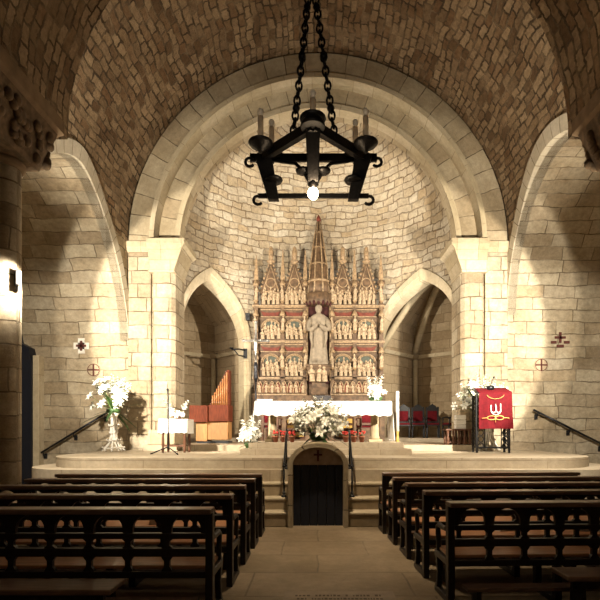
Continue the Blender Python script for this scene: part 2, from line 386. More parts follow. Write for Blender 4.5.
mb = MB(); ts = [PI * i / 64 for i in range(65)]; ph = [PI / 2 * i / 28 for i in range(29)]
mb.grid([[(EA * math.cos(t) * math.cos(p), EY + EB * math.sin(t) * math.cos(p), ZS + 3.95 * math.sin(p)) for t in ts] for p in ph],
        [[((arc(t) - ARC[-1] / 2) * math.cos(p) + ARC[-1] / 2, ZS + 3.6 * p) for t in ts] for p in ph], True, False)
struct(mb, 'ceiling_apse', M['apse'])
def ep(l, z, off):
    t = t_at(l); x, y = el(t); n = en(t); return (x + n.x * off, y + n.y * off, z)
cn = 0
for c, h in OPEN:
    us = [-1, -1] + [math.sin(PI * i / 40) for i in range(-19, 20)] + [1, 1]
    def curve(g):
        pts = []
        for i, u in enumerate(us):
            z = 1.0 if i in (0, len(us) - 1) else (OS if i in (1, len(us) - 2) else pz(u))
            k = (OR_ + g * 1.5) / OR_
            pts.append((c + u * (h + g), 1.0 if z == 1.0 else OS + (z - OS) * k))
        return pts
    inn, mid, out = curve(0), curve(.10), curve(.24)
    L = [0]
    for a, b in zip(inn, inn[1:]): L.append(L[-1] + math.dist(a, b))
    rows = [(out, .0), (out, -.06), (mid, -.07), (mid, -.02), (inn, -.02), (inn, .12), (inn, .55)]
    mb = MB(); mb.grid([[ep(l, z, o) for l, z in cv] for cv, o in rows], [[(q, .1 * i) for q in L] for i in range(len(rows))], False, False)
    trim(mb, M['mould'])
    # chapel behind the opening, squared to it
    t0 = t_at(c); n = en(t0); tg = Vector((-n.y, n.x, 0)); o = Vector((*el(t0), 0))
    W, D0, D1, H = 2.0, .5, 2.9, 7.2
    def cp(u, d, z): return o + tg * u + n * d + Vector((0, 0, z))
    for ua, da, ub, db in ((-W, D0, -W, D1), (-W, D1, W, D1), (W, D1, W, D0)):
        mb = MB(); ln = math.hypot(ub - ua, db - da)
        mb.face([cp(ua, da, 0), cp(ub, db, 0), cp(ub, db, H), cp(ua, da, H)], [(0, 0), (ln, 0), (ln, H), (0, H)]); cn += 1
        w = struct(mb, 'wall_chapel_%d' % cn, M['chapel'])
        mb = MB(); dirv = Vector((ub - ua, db - da)).normalized()
        q = [cp(ua, da, 4.35), cp(ub, db, 4.35)]; nv = (Vector((q[1].y - q[0].y, q[0].x - q[1].x, 0))).normalized()
        if nv.dot(cp(0, 1.5, 0) - q[0]) < 0: nv = -nv
        z3 = Vector((0, 0, .12)); mb.hexa([q[0], q[1], q[1] + nv * .07, q[0] + nv * .07, q[0] + z3, q[1] + z3, q[1] + nv * .14 + z3, q[0] + nv * .14 + z3]); trim(mb, M['mould'])
    mb = MB(); g = []; UV = []
    for i in range(13):
        u = -W + 2 * W * i / 12; z = 5.6 + 1.5 * math.sin(PI * i / 12)
        g.append([cp(u, D0 - .1, z), cp(u, D1, z)]); UV.append([(u, 0), (u, D1)])
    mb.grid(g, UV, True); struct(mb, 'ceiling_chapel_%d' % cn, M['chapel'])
    for sg in (1, -1) if c < ARC[-1] / 2 else ():     # diagonal ribs
        mb = MB(); mb.tube([cp(sg * (-W + 2 * W * i / 14), D0 + .1 + (D1 - D0 - .15) * i / 14, 4.4 + 2.5 * math.sin(PI * i / 14)) for i in range(15)], .12, 8, uvs=True); trim(mb, M['mould'])
    mb = MB(); mb.prism([tuple((cp(u, d, 0))[:2]) for u, d in ((-W, .3), (W, .3), (W, D1), (-W, D1))], 0, 1.32, 'z'); struct(mb, 'floor_chapel_%d' % cn, M['dais'])
    # slim wall shaft in the inner corner
    for su in (-1, 1):
        mb = MB(); mb.tube([cp(su * (W - .12), D1 - .12, 1.3), cp(su * (W - .12), D1 - .12, 4.5)], .09, 10, uvs=True); mb.lathe([(.09, 0), (.16, .14), (.17, .22)], tuple(cp(su * (W - .12), D1 - .12, 4.3)), 10); trim(mb, M['mould'])

# dais, steps and the little crypt entrance
def rounded(x0, x1, y0, y1, r, n=14):
    p = [(x1, y1), (x0, y1)]
    p += [(x0 + r - r * math.cos(PI / 2 * i / n), y0 + r - r * math.sin(PI / 2 * i / n)) for i in range(n + 1)]
    p += [(x1 - r + r * math.sin(PI / 2 * i / n), y0 + r - r * math.cos(PI / 2 * i / n)) for i in range(n + 1)]
    return p
def notched(x0, x1, y0, y1, r, w, yn):
    p = rounded(x0, x1, y0, y1, r); k = 2 + 15
    return p[:k] + [(-w, y0), (-w, yn), (w, yn), (w, y0)] + p[k:]
mb = MB(); mb.prism(notched(-5.72, 5.98, 8.65, 12.58, 1.3, .47, 8.95), 0, .85); struct(mb, 'floor_dais_lower', M['dais'])
mb = MB(); mb.prism(rounded(-5.38, 5.55, 8.95, 12.57, 1.2), .8, 1.05); struct(mb, 'floor_dais', M['dais'], None, .012)
mb = MB(); mb.prism([(-4.4, 12.05), (4.4, 12.05), (4.4, 13.3), (4.2, 13.9), (3.4, 15.3), (1.8, 16.3), (0, 16.6), (-1.8, 16.3), (-3.4, 15.3), (-4.2, 13.9), (-4.4, 13.3)], .9, 1.2); struct(mb, 'floor_chancel', M['dais'])
mb = MB(); mb.box(-1.62, 9.95, 1.04, 1.95, 12.1, 1.175); mb.box(-1.5, 10.35, 1.17, 1.85, 12.1, 1.3); struct(mb, 'floor_altar_step', M['dais'], None, .01)
SZ = [.234, .426, .645, .85]
for s in (-1, 1):
    for k in range(3):
        mb = MB(); y0 = 7.75 + .3 * k
        mb.box(min(s * .47, s * 2.6), y0, 0 if k == 0 else SZ[k - 1] - .02, max(s * .47, s * 2.6), 8.7, SZ[k] - .04); struct(mb, 'floor_step_%d' % (k + 1 + (3 if s > 0 else 0)), M['steps'], None, .01)
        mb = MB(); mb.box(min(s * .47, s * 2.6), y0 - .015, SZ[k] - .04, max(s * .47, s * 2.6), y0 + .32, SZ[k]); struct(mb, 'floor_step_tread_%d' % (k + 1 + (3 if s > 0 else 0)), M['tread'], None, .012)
def earc(rx, rz, z0, n=24): return [(rx * math.cos(PI * i / n), z0 + rz * math.sin(PI * i / n)) for i in range(n + 1)]
i1, o1 = [(.405, 0)] + earc(.405, .29, 1.0) + [(-.405, 0)], [(.485, 0)] + earc(.485, .36, 1.0) + [(-.485, 0)]
L = [0]
for a, b in zip(i1, i1[1:]): L.append(L[-1] + math.dist(a, b))
mb = MB()
seq = [(o1, 9.3), (o1, 7.68), (i1, 7.68), (i1, 8.3)]
mb.grid([[(x, y, z) for x, z in cv] for cv, y in seq], [[(l, k * .3) for l in L] for k in range(4)], False, True); trim(mb, M['voussoir'])
mb = MB(); mb.prism(earc(.43, .29, 1.0), 7.8, 7.9, 'y'); trim(mb, M['tymp'])
mb = MB(); mb.box(-.016, 7.775, 1.06, .016, 7.81, 1.24); mb.box(-.07, 7.775, 1.15, .07, 7.81, 1.18); trim(mb, M['crossred'])
mb = MB()
for k in range(6): mb.box(-.42 + .14 * k, 7.86, .0, -.42 + .14 * k + .134, 7.9, 1.0)
d1 = struct(mb, 'door_1', M['navy'], None, .004)
mb = MB(); mb.tube([(.34, 7.83, .55), (.34, 7.83, .66)], .012, 8); mb.tube([(.34, 7.86, .56), (.34, 7.83, .56)], .01, 6); mb.tube([(.34, 7.86, .65), (.34, 7.83, .65)], .01, 6); mb.build('door_handle', M['darkmetal'], d1)
# dark pointed doorway in the left transept
mb = MB(); px0, px1 = -8.15, -7.35
mb.prism([(px0, 0), (px1, 0), (px1, 3.3), (px1 - .08, 3.7), (-7.72, 3.85), (-7.8, 4.35), (-7.88, 3.85), (px0 + .08, 3.7), (px0, 3.3)], 12.3, 12.62, 'y'); struct(mb, 'door_2', M['navy'])
mb = MB(); mb.box(px1, 12.36, 0, px1 + .16, 12.62, 3.5); mb.box(px0 - .16, 12.36, 0, px0, 12.62, 3.5); trim(mb, M['mould'], .015)

# worn inscribed slab in the aisle
mb = MB(); mb.box(-.32, 3.3, 0, .72, 4.62, .008); sl = struct(mb, 'floor_tomb_slab', M['slab'])
mb = MB(); r2 = random.Random(3)
for row in range(14):
    y = 4.5 - row * .085; x = -.22 + r2.uniform(0, .03)
    while x < .6:
        w = r2.uniform(.012, .03); mb.box(x, y - .022, .006, x + w, y + .022 * r2.uniform(.2, 1), .0095); x += w + (.012 if r2.random() < .8 else .05)
mb.build('inscription', M['engraved'], sl)
# ------------------------------------------------------------------ pews
PL, NB = 3.0, 9
def make_pew():
    root = thing('pew', 'x', 'pew')
    W = M['pewwood']; h = PL / 2; bay = (PL - .12) / NB
    m = MB(); m.box(-h, -.11, .88, h, .05, .922); m.build('top_rail', M['topwood'], root, .008)
    m = MB()
    for k in range(NB):
        x0 = -h + .06 + k * bay; xc = x0 + bay / 2; r = .12
        a = [PI * i / 14 for i in range(15)]
        low = [(xc - r, .70)] + [(xc - r * math.cos(t), .742 + .118 * math.sin(t)) for t in a] + [(xc + r, .70)]
        for y, fl in ((-.02, False), (.02, True)):
            m.grid([[(x, y, z) for x, z in low], [(x, y, .884) for x, z in low]], None, False, fl)
            for xa, xb in ((x0, xc - r), (xc + r, x0 + bay)):
                m.grid([[(xa, y, .70), (xb, y, .70)], [(xa, y, .884), (xb, y, .884)]], None, False, fl)
        m.grid([[(x, .02, z) for x, z in low], [(x, -.02, z) for x, z in low]], None, False, False)
    m.build('arcade', W, root)
    for z0, z1 in ((.665, .712), (.52, .588), (.345, .40)):
        m = MB(); m.box(-h + .03, -.025, z0, h - .03, .025, z1); m.build('rail', W, root, .006)
    for nm, z0, z1 in (('b', .588, .665), ('c', .40, .52)):
        pr = [(.045, 0), (.04, .10), (.022, .3), (.022, .7), (.04, .90), (.045, 1)]
        m = MB(); pts = [(w, z0 + (z1 - z0) * t) for w, t in pr]
        m.prism(pts + [(-w, z) for w, z in pts[::-1]], -.018, .018, 'y'); me = m.mesh('baluster', W)
        for k in range(1, NB): link(me, 'baluster', root, (-h + .06 + k * bay, 0, 0))
    m = MB(); m.box(-h + .03, .03, .405, h - .03, .40, .435); m.build('seat', M['seatwood'], root, .008)
    m = MB(); m.box(-h + .05, .37, .33, h - .05, .39, .405); m.build('apron', W, root)
    m = MB()
    m.prism([(-.04, .0), (.045, .0), (.045, .885), (-.04, .885)], -.03, .03, 'x')
    m.prism([(.03, .0), (.41, .0), (.41, .05), (.03, .07)], -.028, .028, 'x'); m.box(-.028, .03, .34, .028, .41, .40); m.prism([(.33, .05), (.40, .05), (.36, .12), (.345, .22), (.37, .30), (.41, .36), (.33, .36), (.30, .22)], -.026, .026, 'x')
    m.tube([(0, .03, .70), (0, .12, .655), (0, .24, .645), (0, .33, .655), (0, .385, .625), (0, .375, .56), (0, .355, .48), (0, .36, .39)], .026, 8); me = m.mesh('end_panel', W)
    for s in (-1, 1):
        e = link(me, 'end_panel', root, (s * (h - .03), 0, 0)); b = e.modifiers.new('bevel', 'BEVEL'); b.width = .006
    m = MB(); m.box(-.03, -.03, 0, .03, .03, .345); m.box(-.03, .03, 0, .03, .40, .05); m.box(-.03, .33, .05, .03, .39, .33); me = m.mesh('leg', W)
    for x in (-.5, .5): link(me, 'leg', root, (x, 0, 0))
    m = MB(); m.box(-h + .1, -.25, .19, h - .1, -.10, .22); kn = m.build('kneeler', M['topwood'], root, .008)
    for x in (-h + .2, 0, h - .2):
        m = MB(); m.box(x - .02, -.24, 0, x + .02, -.11, .19); m.box(x - .02, -.11, .12, x + .02, -.02, .16); m.build('kneeler_bracket', W, kn)
    return root
proto = make_pew()
LY = [3.95, 4.8, 5.6, 6.35, 7.06]; RY = [4.28, 5.08, 5.84, 6.55, 7.25]; RXI = [1.15, 1.11, 1.07, 1.02, .97]
ordw = ['nearest the camera, its whole arcaded back in view', 'second from the camera', 'in the middle row of five', 'second from the altar steps', 'closest to the altar steps']
pews = []
for i, y in enumerate(LY):
    o = proto if i == 0 else copy_tree(proto)
    o.location = (-.86 + .01 * i - PL / 2, y, 0); pews.append(o)
    tag(o, 'dark wooden pew left of the aisle, ' + ordw[i], 'pew', 'pews on the left of the aisle')
for i, y in enumerate(RY):
    o = copy_tree(proto); o.location = (RXI[i] + PL / 2, y + .06, 0); o.rotation_euler = (0, 0, R(2.2)); pews.append(o)
    tag(o, 'dark wooden pew right of the aisle, ' + ordw[i], 'pew', 'pews on the right of the aisle')
def bench(x0, x1, y, label):
    t = thing('low_bench', label, 'bench', ((x0 + x1) / 2, y, 0)); w = (x1 - x0) / 2
    m = MB(); m.box(-w, -.14, .385, w, .14, .425); m.build('bench_top', M['topwood'], t, .01)
    m = MB(); m.box(-w + .1, -.02, .29, w - .1, .02, .385); m.build('apron', M['pewwood'], t)
    for s in (-1, 1):
        m = MB(); m.prism([(-.13, 0), (.13, 0), (.1, .1), (.07, .385), (-.07, .385), (-.1, .1)], s * (w - .15) - .02, s * (w - .15) + .02, 'x'); m.build('leg', M['pewwood'], t)
bench(-3.9, -1.47, 3.53, 'plain low wooden bench behind the nearest left pew, at the lower left corner')
bench(1.93, 4.2, 3.84, 'plain low wooden bench behind the nearest right pew, at the lower right corner')
# things left on the pew seats
def booklet(x, y, z, rz, w, d, h, m, label, cat='booklet', nm='booklet'):
    t = thing(nm, label, cat, (x, y, z), rz)
    b = MB(); b.box(-w / 2, -d / 2, 0.002, w / 2, d / 2, h - .004); b.build('pages', M['paper'], t)
    b = MB(); b.box(-w / 2 - .003, -d / 2 - .003, 0, w / 2 + .003, d / 2 + .003, .002); b.box(-w / 2 - .003, -d / 2 - .003, h - .004, w / 2 + .003, d / 2 + .003, h); b.box(-w / 2 - .003, -d / 2 - .003, 0, -w / 2, d / 2 + .003, h); b.build('cover', m, t)
booklet(-1.52, 5.02, .435, .3, .22, .16, .03, M['paper'], 'white booklet lying on the second left pew seat')
booklet(-1.88, 5.82, .435, .1, .26, .2, .07, M['black'], 'thick black book on the middle left pew seat', 'book', 'prayer_book')
booklet(3.02, 5.42, .435, -.2, .24, .18, .06, M['black'], 'dark book on the seat of the second right pew', 'book', 'prayer_book')
booklet(2.1, 5.42, .435, .25, .22, .16, .02, M['paper'], 'white booklet lying on the seat of the second right pew')

# ------------------------------------------------------------------ chandelier
CH = Vector((-.07, 6.95, 0))
ch = thing('chandelier', 'large black wrought iron chandelier on two chains above the aisle', 'chandelier', CH)
I = M['iron']; ZU, ZL = 5.72, 5.12
fv = (0, -.5); FZ = ZU - .07; bl, brr = (-.82, .38), (.82, .38)
def bar(name, a, b, w=.04, h=.045, par=ch, curl=True):
    a, b = Vector(a), Vector(b); d = (b - a).normalized(); m = MB()
    mtx = Matrix.Translation((a + b) / 2) @ d.to_track_quat('X', 'Z').to_matrix().to_4x4()
    l = (b - a).length / 2; m.box(-l, -w / 2, -h, l, w / 2, h, mtx)
    if curl:
        for e, s in ((a, -1), (b, 1)):
            m.tube([e + d * s * (.07 * math.sin(t) ) + Vector((0, 0, -.065 + .065 * math.cos(t))) for t in [PI * 1.3 * i / 8 for i in range(9)]], .025, 6)
    return m.build(name, I, par, .006)
bar('upper_bar', (-.97, .38, ZU), (.97, .38, ZU), .05, .06)
bar('upper_bar', (fv[0], fv[1], FZ), (-.85, .42, ZU + .0), .09, .07, ch, False)
bar('upper_bar', (fv[0], fv[1], FZ), (.85, .42, ZU + .0), .09, .07, ch, False)
bar('lower_bar', (-.84, .34, ZL), (.84, .34, ZL), .035, .035)
for s in (-1, 1):
    m = MB(); m.hexa([(s * .60 - .08, .27, ZL - .08), (s * .60 + .08, .27, ZL - .08), (s * .60 + .08, .37, ZL - .08), (s * .60 - .08, .37, ZL - .08), (s * .76 - .13, .27, ZU), (s * .76 + .13, .27, ZU), (s * .76 + .13, .37, ZU), (s * .76 - .13, .37, ZU)]); m.build('bracket', I, ch, .01)
    m = MB(); m.lathe([(.02, 0), (.12, .02), (.14, .05), (.13, .07), (.03, .05)], (s * .60, .30, ZL + .17), 14); m.build('drip_dish', I, ch)
    m = MB(); m.tube([(s * .05, -.06, ZL + .0), (s * .14, -.02, ZL + .18), (s * .26, .1, ZL + .36), (s * .5, .3, ZL + .50), (s * .62, .34, ZU - .05)], .026, 8); m.build('scroll_brace', I, ch)
m = MB(); m.hexa([(-.08, -.12, ZL - .02), (.08, -.12, ZL - .02), (.08, .02, ZL - .02), (-.08, .02, ZL - .02), (-.10, -.56, FZ + .04), (.10, -.56, FZ + .04), (.10, -.44, FZ + .04), (-.10, -.44, FZ + .04)]); m.build('centre_post', I, ch, .012)
m = MB(); m.tube([(0, -.05, ZL), (0, .34, ZL)], .03, 8); m.build('cross_strut', I, ch)
for s in (-1, 1):
    m = MB(); m.lathe([(.02, 0), (.10, .02), (.115, .05), (.02, .05)], (s * .14, -.06, ZL + .12), 12); m.build('drip_dish', I, ch)
def chcandle(x, y, z, hh):
    m = MB(); m.lathe([(.03, -.10), (.05, -.06), (.15, .0), (.18, .035), (.175, .05), (.06, .02), (.06, .09), (.05, .10)], (x, y, z), 18); p = m.build('drip_pan', I, ch)
    m = MB(); m.lathe([(.043, .05), (.041, hh)], (x, y, z), 14); c = m.build('candle', M['candle'], ch)
    m = MB(); m.lathe([(.02, hh), (.03, hh + .02), (.045, hh + .05), (.047, hh + .08), (.03, hh + .11), (.008, hh + .125)], (x, y, z), 14); m.build('bulb', M['bulb'], c)
chcandle(0, -.5, FZ + .06, .30)
for s in (-1, 1):
    chcandle(s * .76, .0, ZU - .04, .42); chcandle(s * .64, .40, ZU + .02, .46)
m = MB(); m.lathe([(.16, -.09), (.17, -.06), (.14, 0), (.08, .06), (.05, .12)], (0, -.5, FZ + .06), 18); m.build('boss', I, ch)
# link chains
def chain(pts, step=.105):
    m = MB(); pts = [Vector(p) for p in pts]; out = []
    for a, b in zip(pts, pts[1:]):
        n = max(2, int((b - a).length / step)); out += [(a + (b - a) * ((i + .5) / n), (b - a).normalized()) for i in range(n)]
    for i, (p, d) in enumerate(out):
        q = d.to_track_quat('Z', 'Y').to_matrix(); w = q @ (Vector((1, 0, 0)) if i % 2 else Vector((0, 1, 0)))
        m.tube([p + d * (.075 * math.cos(2 * PI * k / 10)) + w * (.045 * math.sin(2 * PI * k / 10)) for k in range(11)], .016, 6, False)
        if i % 7 == 3: m.ball(p, .055, .055, .055, 8, 6)
    return m.build('chain', I, ch)
chain([(-.28, -.2, ZU + .0), (-.17, -.15, 6.7), (-.07, -.1, 7.75)]); chain([(.30, -.2, ZU + .0), (.17, -.15, 6.7), (.03, -.1, 7.75)]); chain([(-.02, -.1, 7.75), (-.02, -.05, 10.72)])
m = MB(); m.tube([(-.09, -.1, 7.78), (.05, -.1, 7.78)], .05, 8); m.build('chain_coupling', I, ch)
m = MB(); m.lathe([(.05, -.02), (.06, .06), (.05, .12)], (.0, -.08, ZL - .1), 14); sk = m.build('lamp_socket', I, ch)
m = MB(); m.ball((.0, -.08, ZL - .17), .075, .075, .085, 14, 10); m.build('bulb', M['lit'], sk)['label'] = 'glowing bulb'

# floodlights on the nearer piers
def flood(s, label):
    t = thing('floodlight', label, 'lamp', (s * 4.58, 7.42, 3.9), s * R(50))
    m = MB(); m.box(-.07, -.09, -.12, .07, -.03, .12); m.build('housing', M['darkmetal'], t, .01)
    m = MB(); m.box(-.06, -.03, -.10, .06, -.02, .10); m.build('glass', M['lamp'], t)
    m = MB(); m.tube([(0, -.06, -.1), (s * .04, -.06, -.18), (s * .12, -.04, -.18)], .015, 6); m.build('wall_bracket', M['darkmetal'], t)
flood(-1, 'lit floodlight fixed to the half column at the left edge of the picture')
flood(1, 'lit floodlight fixed to the half column at the right edge of the picture')

# ------------------------------------------------------------------ consecration crosses on the transept walls
def wall_cross(x, z, kind, label):
    t = thing('consecration_cross', label, 'wall cross', (x, 12.585, z))
    if kind == 'white':
        m = MB(); q = .2
        for a, b in ((.085, .2), (.2, .085)): m.box(-a, -.02, -b, a, .015, b)
        m.build('cross_inlay', M['crosswhite'], t)
        m = MB(); m.box(-.03, -.03, -.13, .03, -.018, .13); m.box(-.13, -.03, -.03, .13, -.018, .03); m.build('inner_cross', M['crossred'], t)['label'] = 'dark inner cross'
    elif kind == 'disc':
        m = MB(); m.prism([(.18 * math.cos(2 * PI * k / 28), .18 * math.sin(2 * PI * k / 28)) for k in range(28)], -.015, .015, 'y'); m.build('disc', M['sidestone'], t)
        m = MB(); m.box(-.02, -.025, -.15, .02, -.012, .15); m.box(-.15, -.025, -.02, .15, -.012, .02); m.tube([(.155 * math.cos(2 * PI * k / 28), -.016, .155 * math.sin(2 * PI * k / 28)) for k in range(29)], .01, 5, False); m.build('painted_cross', M['crossred'], t)
    else:
        m = MB(); m.box(-.03, -.02, -.08, .03, .015, .2); m.box(-.14, -.02, .03, .14, .015, .09); m.box(-.24, -.02, -.10, -.10, .015, -.03); m.box(.10, -.02, -.10, .24, .015, -.03); m.box(-.09, -.02, -.2, .09, .015, -.13); m.build('carved_cross', M['crossred'], t)
wall_cross(-6.2, 3.78, 'white', 'white outlined stone cross on the left transept wall')
wall_cross(-5.88, 3.15, 'disc', 'round disc with dark red cross on the left transept wall')
wall_cross(6.35, 3.94, 'carved', 'dark stepped cross carved in the right transept wall')
wall_cross(5.85, 3.28, 'disc', 'round disc with dark cross on the right transept wall')

# wall handrails and step handrails
def wall_rail(a, b, label):
    t = thing('wall_handrail', label, 'handrail', (0, 0, 0)); a, b = Vector(a), Vector(b)
    m = MB(); m.tube([a, b], .028, 10); m.build('rail', M['darkmetal'], t)
    for f in (.06, .5, .94):
        p = a + (b - a) * f; m = MB(); m.tube([p, p + Vector((0, .02, -.1)), p + Vector((0, .12, -.12))], .016, 8); m.box(p.x - .04, p.y + .10, p.z - .19, p.x + .04, p.y + .13, p.z - .06); m.build('bracket', M['black'], t)
wall_rail((-7.25, 12.47, .95), (-5.45, 12.47, 2.05), 'dark sloping handrail on the left transept wall beside the white flowers')
wall_rail((5.6, 12.47, 2.1), (7.5, 12.47, 1.15), 'dark sloping handrail on the right transept wall')
def step_rail(s, label):
    t = thing('step_handrail', label, 'handrail', (s * .58, 0, 0))
    top = [(0, 8.15, .95), (0, 8.25, 1.02), (0, 8.8, 1.48), (0, 9.0, 1.56)]
    m = MB(); m.tube(top, .02, 8); m.ball((0, 8.15, .95), .028); m.ball((0, 9.0, 1.56), .028); m.build('rail', M['darkmetal'], t)
    for y, z0, z1 in ((8.17, .426, .97), (8.82, .85, 1.5)):
        m = MB(); m.tube([(0, y, z0 + .01), (0, y, z1)], .016, 8); m.lathe([(.045, .0), (.045, .02), (.02, .05)], (0, y, z0), 12); m.ball((0, y, z0 + .07), .03); m.build('post', M['black'], t)
step_rail(-1, 'slim dark handrail on the steps left of the small dark doorway')
step_rail(1, 'slim dark handrail on the steps right of the small dark doorway')
# ------------------------------------------------------------------ retable
RY0 = 15.72
rt = thing('retable', 'gilded carved stone retable with gables, pinnacles and a tall central spire', 'altarpiece', (.02, RY0, 1.2))
def z_(z): return z - 1.2
G, RB = M['gilt'], M['retable']
m = MB(); m.box(-2.16, -.06, 0, 2.16, .22, z_(2.72)); m.build('base', RB, rt, .01)
m = MB(); m.box(-2.13, .06, z_(2.72), 2.13, .2, z_(5.66)); m.build('back_panel', RB, rt)
for z, d in ((2.72, .09), (3.26, .10), (4.45, .11), (5.60, .11)):
    for xa, xb in ((-2.16, -.40), (.40, 2.16)):
        m = MB(); m.box(xa, -d, z_(z), xb, .08, z_(z) + .045); m.box(xa, -d + .035, z_(z) - .03, xb, .08, z_(z)); m.build('cornice', G, rt)
def figure_mesh(seed):
    r = random.Random(seed); m = MB(); lean = r.uniform(-.03, .03); h = r.uniform(.30, .40); w = r.uniform(.050, .065)
    m.grid([[(lean * t + w * k * (1 + .12 * math.cos(5 * a)) * math.cos(a), .7 * w * k * math.sin(a), h * t) for a in [2 * PI * i / 12 for i in range(12)]] for t, k in ((0, 1.05), (.3, .95), (.55, .85), (.72, 1.0), (.84, .85), (.9, .4), (1, .38))], None, True, False, True)
    m.ball((lean, -.01, h + .035), .036, .038, .046, 10, 7)
    for s in (-1, 1): m.tube([(lean + s * w * .9, 0, h * .8), (lean + s * w * 1.15, -.04, h * .6), (lean + s * r.uniform(-.01, .03), -.065, h * r.uniform(.5, .66))], .017, 6)
    return m.mesh('relief_figure', M['figure'])
FIG = [figure_mesh(i) for i in range(6)]
def panel(x, z0, z1, seed, top=True):
    w = .335; r = random.Random(seed)
    m = MB(); m.box(x - w, .0, z0, x + w, .07, z1); p = m.build('relief_panel', RB, rt)
    arc_ = [PI * i / 16 for i in range(17)]
    if top:
        # flat gable field with faded paint, round arch mould under it
        m = MB(); m.prism([(x - w * .7, z1 - .25), (x + w * .7, z1 - .25), (x + w, z1 - .09), (x + w * .5, z1 - .14), (x - w * .5, z1 - .14), (x - w, z1 - .09)], -.03, .0, 'y'); m.build('painted_field', M['rpaint'], p)
        m = MB(); m.box(x - w, -.05, z1 - .06, x + w, .0, z1 - .03); m.box(x - w, -.05, z1 - .29, x + w, .0, z1 - .265); m.build('field_band', G, p)
    zt = z1 - (.62 if top else .35)
    m = MB()
    for rr, t in ((.30, .022), (.25, .018)): m.tube([(x + rr * math.cos(a), -.05, zt + rr * .85 * math.sin(a)) for a in arc_], t, 6)
    m.build('arch_mould', G, p)
    m = MB(); m.prism([(x + .24 * math.cos(a), zt + .2 * math.sin(a)) for a in arc_], -.02, .0, 'y'); m.build('arch_field', M['bpaint'], p)
    k = 4
    for row, (zz, off) in enumerate(((z0 + .03, -.07), (z0 + .16, -.03))):
        for i in range(k if row == 0 else 3):
            link(r.choice(FIG), 'relief_figure', p, (x - .24 + .16 * i + .08 * row + r.uniform(-.02, .02), off, zz), (0, 0, r.uniform(-.5, .5)), (1, 1, r.uniform(.85, 1.1)))
COLX = (-1.56, -.79, .79, 1.56)
for i, x in enumerate(COLX):
    panel(x, z_(3.32), z_(4.42), i); panel(x, z_(4.52), z_(5.56), 10 + i)
    # upper row under the gable
    panel(x, z_(5.66), z_(6.22), 20 + i, False)
    ga = MB(); b0, b1 = z_(6.05), z_(7.0)
    ga.prism([(x - .37, b0), (x + .37, b0), (x + .30, b0 + .16), (x + .05, b1), (x - .05, b1), (x - .30, b0 + .16)], -.03, .10, 'y')
    gg = ga.build('gable', RB, rt)
    ck = MB()
    for s in (-1, 1):
        for j in range(7):
            t = j / 6.5; ck.ball((x + s * (.36 - .31 * t), .03, b0 + .10 + (b1 - b0 - .05) * t), .055, .05, .05, 7, 5)
    ck.build('crocket', G, gg)['kind'] = 'stuff'
    fn = MB(); fn.lathe([(.05, b1 - .04), (.06, b1 + .04), (.13, b1 + .08), (.14, b1 + .12), (.05, b1 + .15), (.075, b1 + .18), (.085, b1 + .44), (.06, b1 + .5), (.07, b1 + .54), (.02, b1 + .6)], (x, .03, 0), 10); fn.build('finial', G, gg)
    tr = MB(); tr.tube([(x + .15 * math.cos(a), -.045, b0 + .34 + .15 * math.sin(a)) for a in [2 * PI * i / 18 for i in range(19)]], .02, 6, False); tr.tube([(x - .26, -.04, b0 + .05), (x, -.04, b1 - .05), (x + .26, -.04, b0 + .05)], .022, 6); tr.build('tracery', G, gg)
for i, x in enumerate((-2.04, -1.175, -.44, .44, 1.175, 2.04)):
    m = MB(); m.box(x - .065, -.07, z_(2.72), x + .065, .1, z_(6.3)); 
    for zz in (3.3, 4.5, 5.64): m.box(x - .09, -.1, z_(zz) - .06, x + .09, .1, z_(zz) + .06)
    m.box(x - .12, -.1, z_(6.36), x + .12, .14, z_(6.46)); m.frus((x - .065, -.07, x + .065, .1), z_(6.3), (x - .12, -.1, x + .12, .14), z_(6.36))
    b = m.build('pilaster', RB, rt, .006)
    m = MB(); hh = 7.46 if abs(x) < 2 else 7.3
    m.frus((x - .075, -.03, x + .075, .11), z_(6.46), (x - .06, -.02, x + .06, .1), z_(6.75)); m.frus((x - .06, -.02, x + .06, .1), z_(6.75), (x - .012, .03, x + .012, .05), z_(hh)); m.ball((x, .04, z_(hh)), .025)
    m.build('pinnacle', G, b)
    for j, zz in enumerate((3.62, 4.82, 5.80)):
        m = MB(); m.lathe([(.02, -.1), (.08, -.02), (.085, 0)], (x, -.12, z_(zz)), 8); m.build('corbel', G, b)
        f = link(FIG[(i + j) % 6], 'niche_figure', b, (x, -.12, z_(zz)), (0, 0, 0), (1.0, 1, 1.12))
        m = MB(); m.lathe([(.09, .46), (.09, .52), (.03, .66)], (x, -.11, z_(zz)), 8); m.build('canopy', G, b)
# little arcade of the predella
for s in (-1, 1):
    for k in range(8):
        x = s * (.52 + .2 * k); zb = z_(2.80)
        m = MB(); pts = [(-.09, 0), (-.09, .16)] + [(-.09 + .18 * q / 8, .16 + .20 * math.sin(PI * q / 8) ** .7) for q in range(1, 8)] + [(.09, .16), (.09, 0)]
        m.tube([(x + a, -.06, zb + b) for a, b in pts], .018, 6); m.build('predella_arch', G, rt)
        m = MB(); m.prism([(x + a * .85, zb + b * .92) for a, b in pts[::-1]], -.065, -.05, 'y'); ar = m.build('predella_field', M['rpaint'], rt)
        link(FIG[k % 6], 'relief_figure', ar, (x, -.075, zb), (0, 0, 0), (.85, .7, .7))
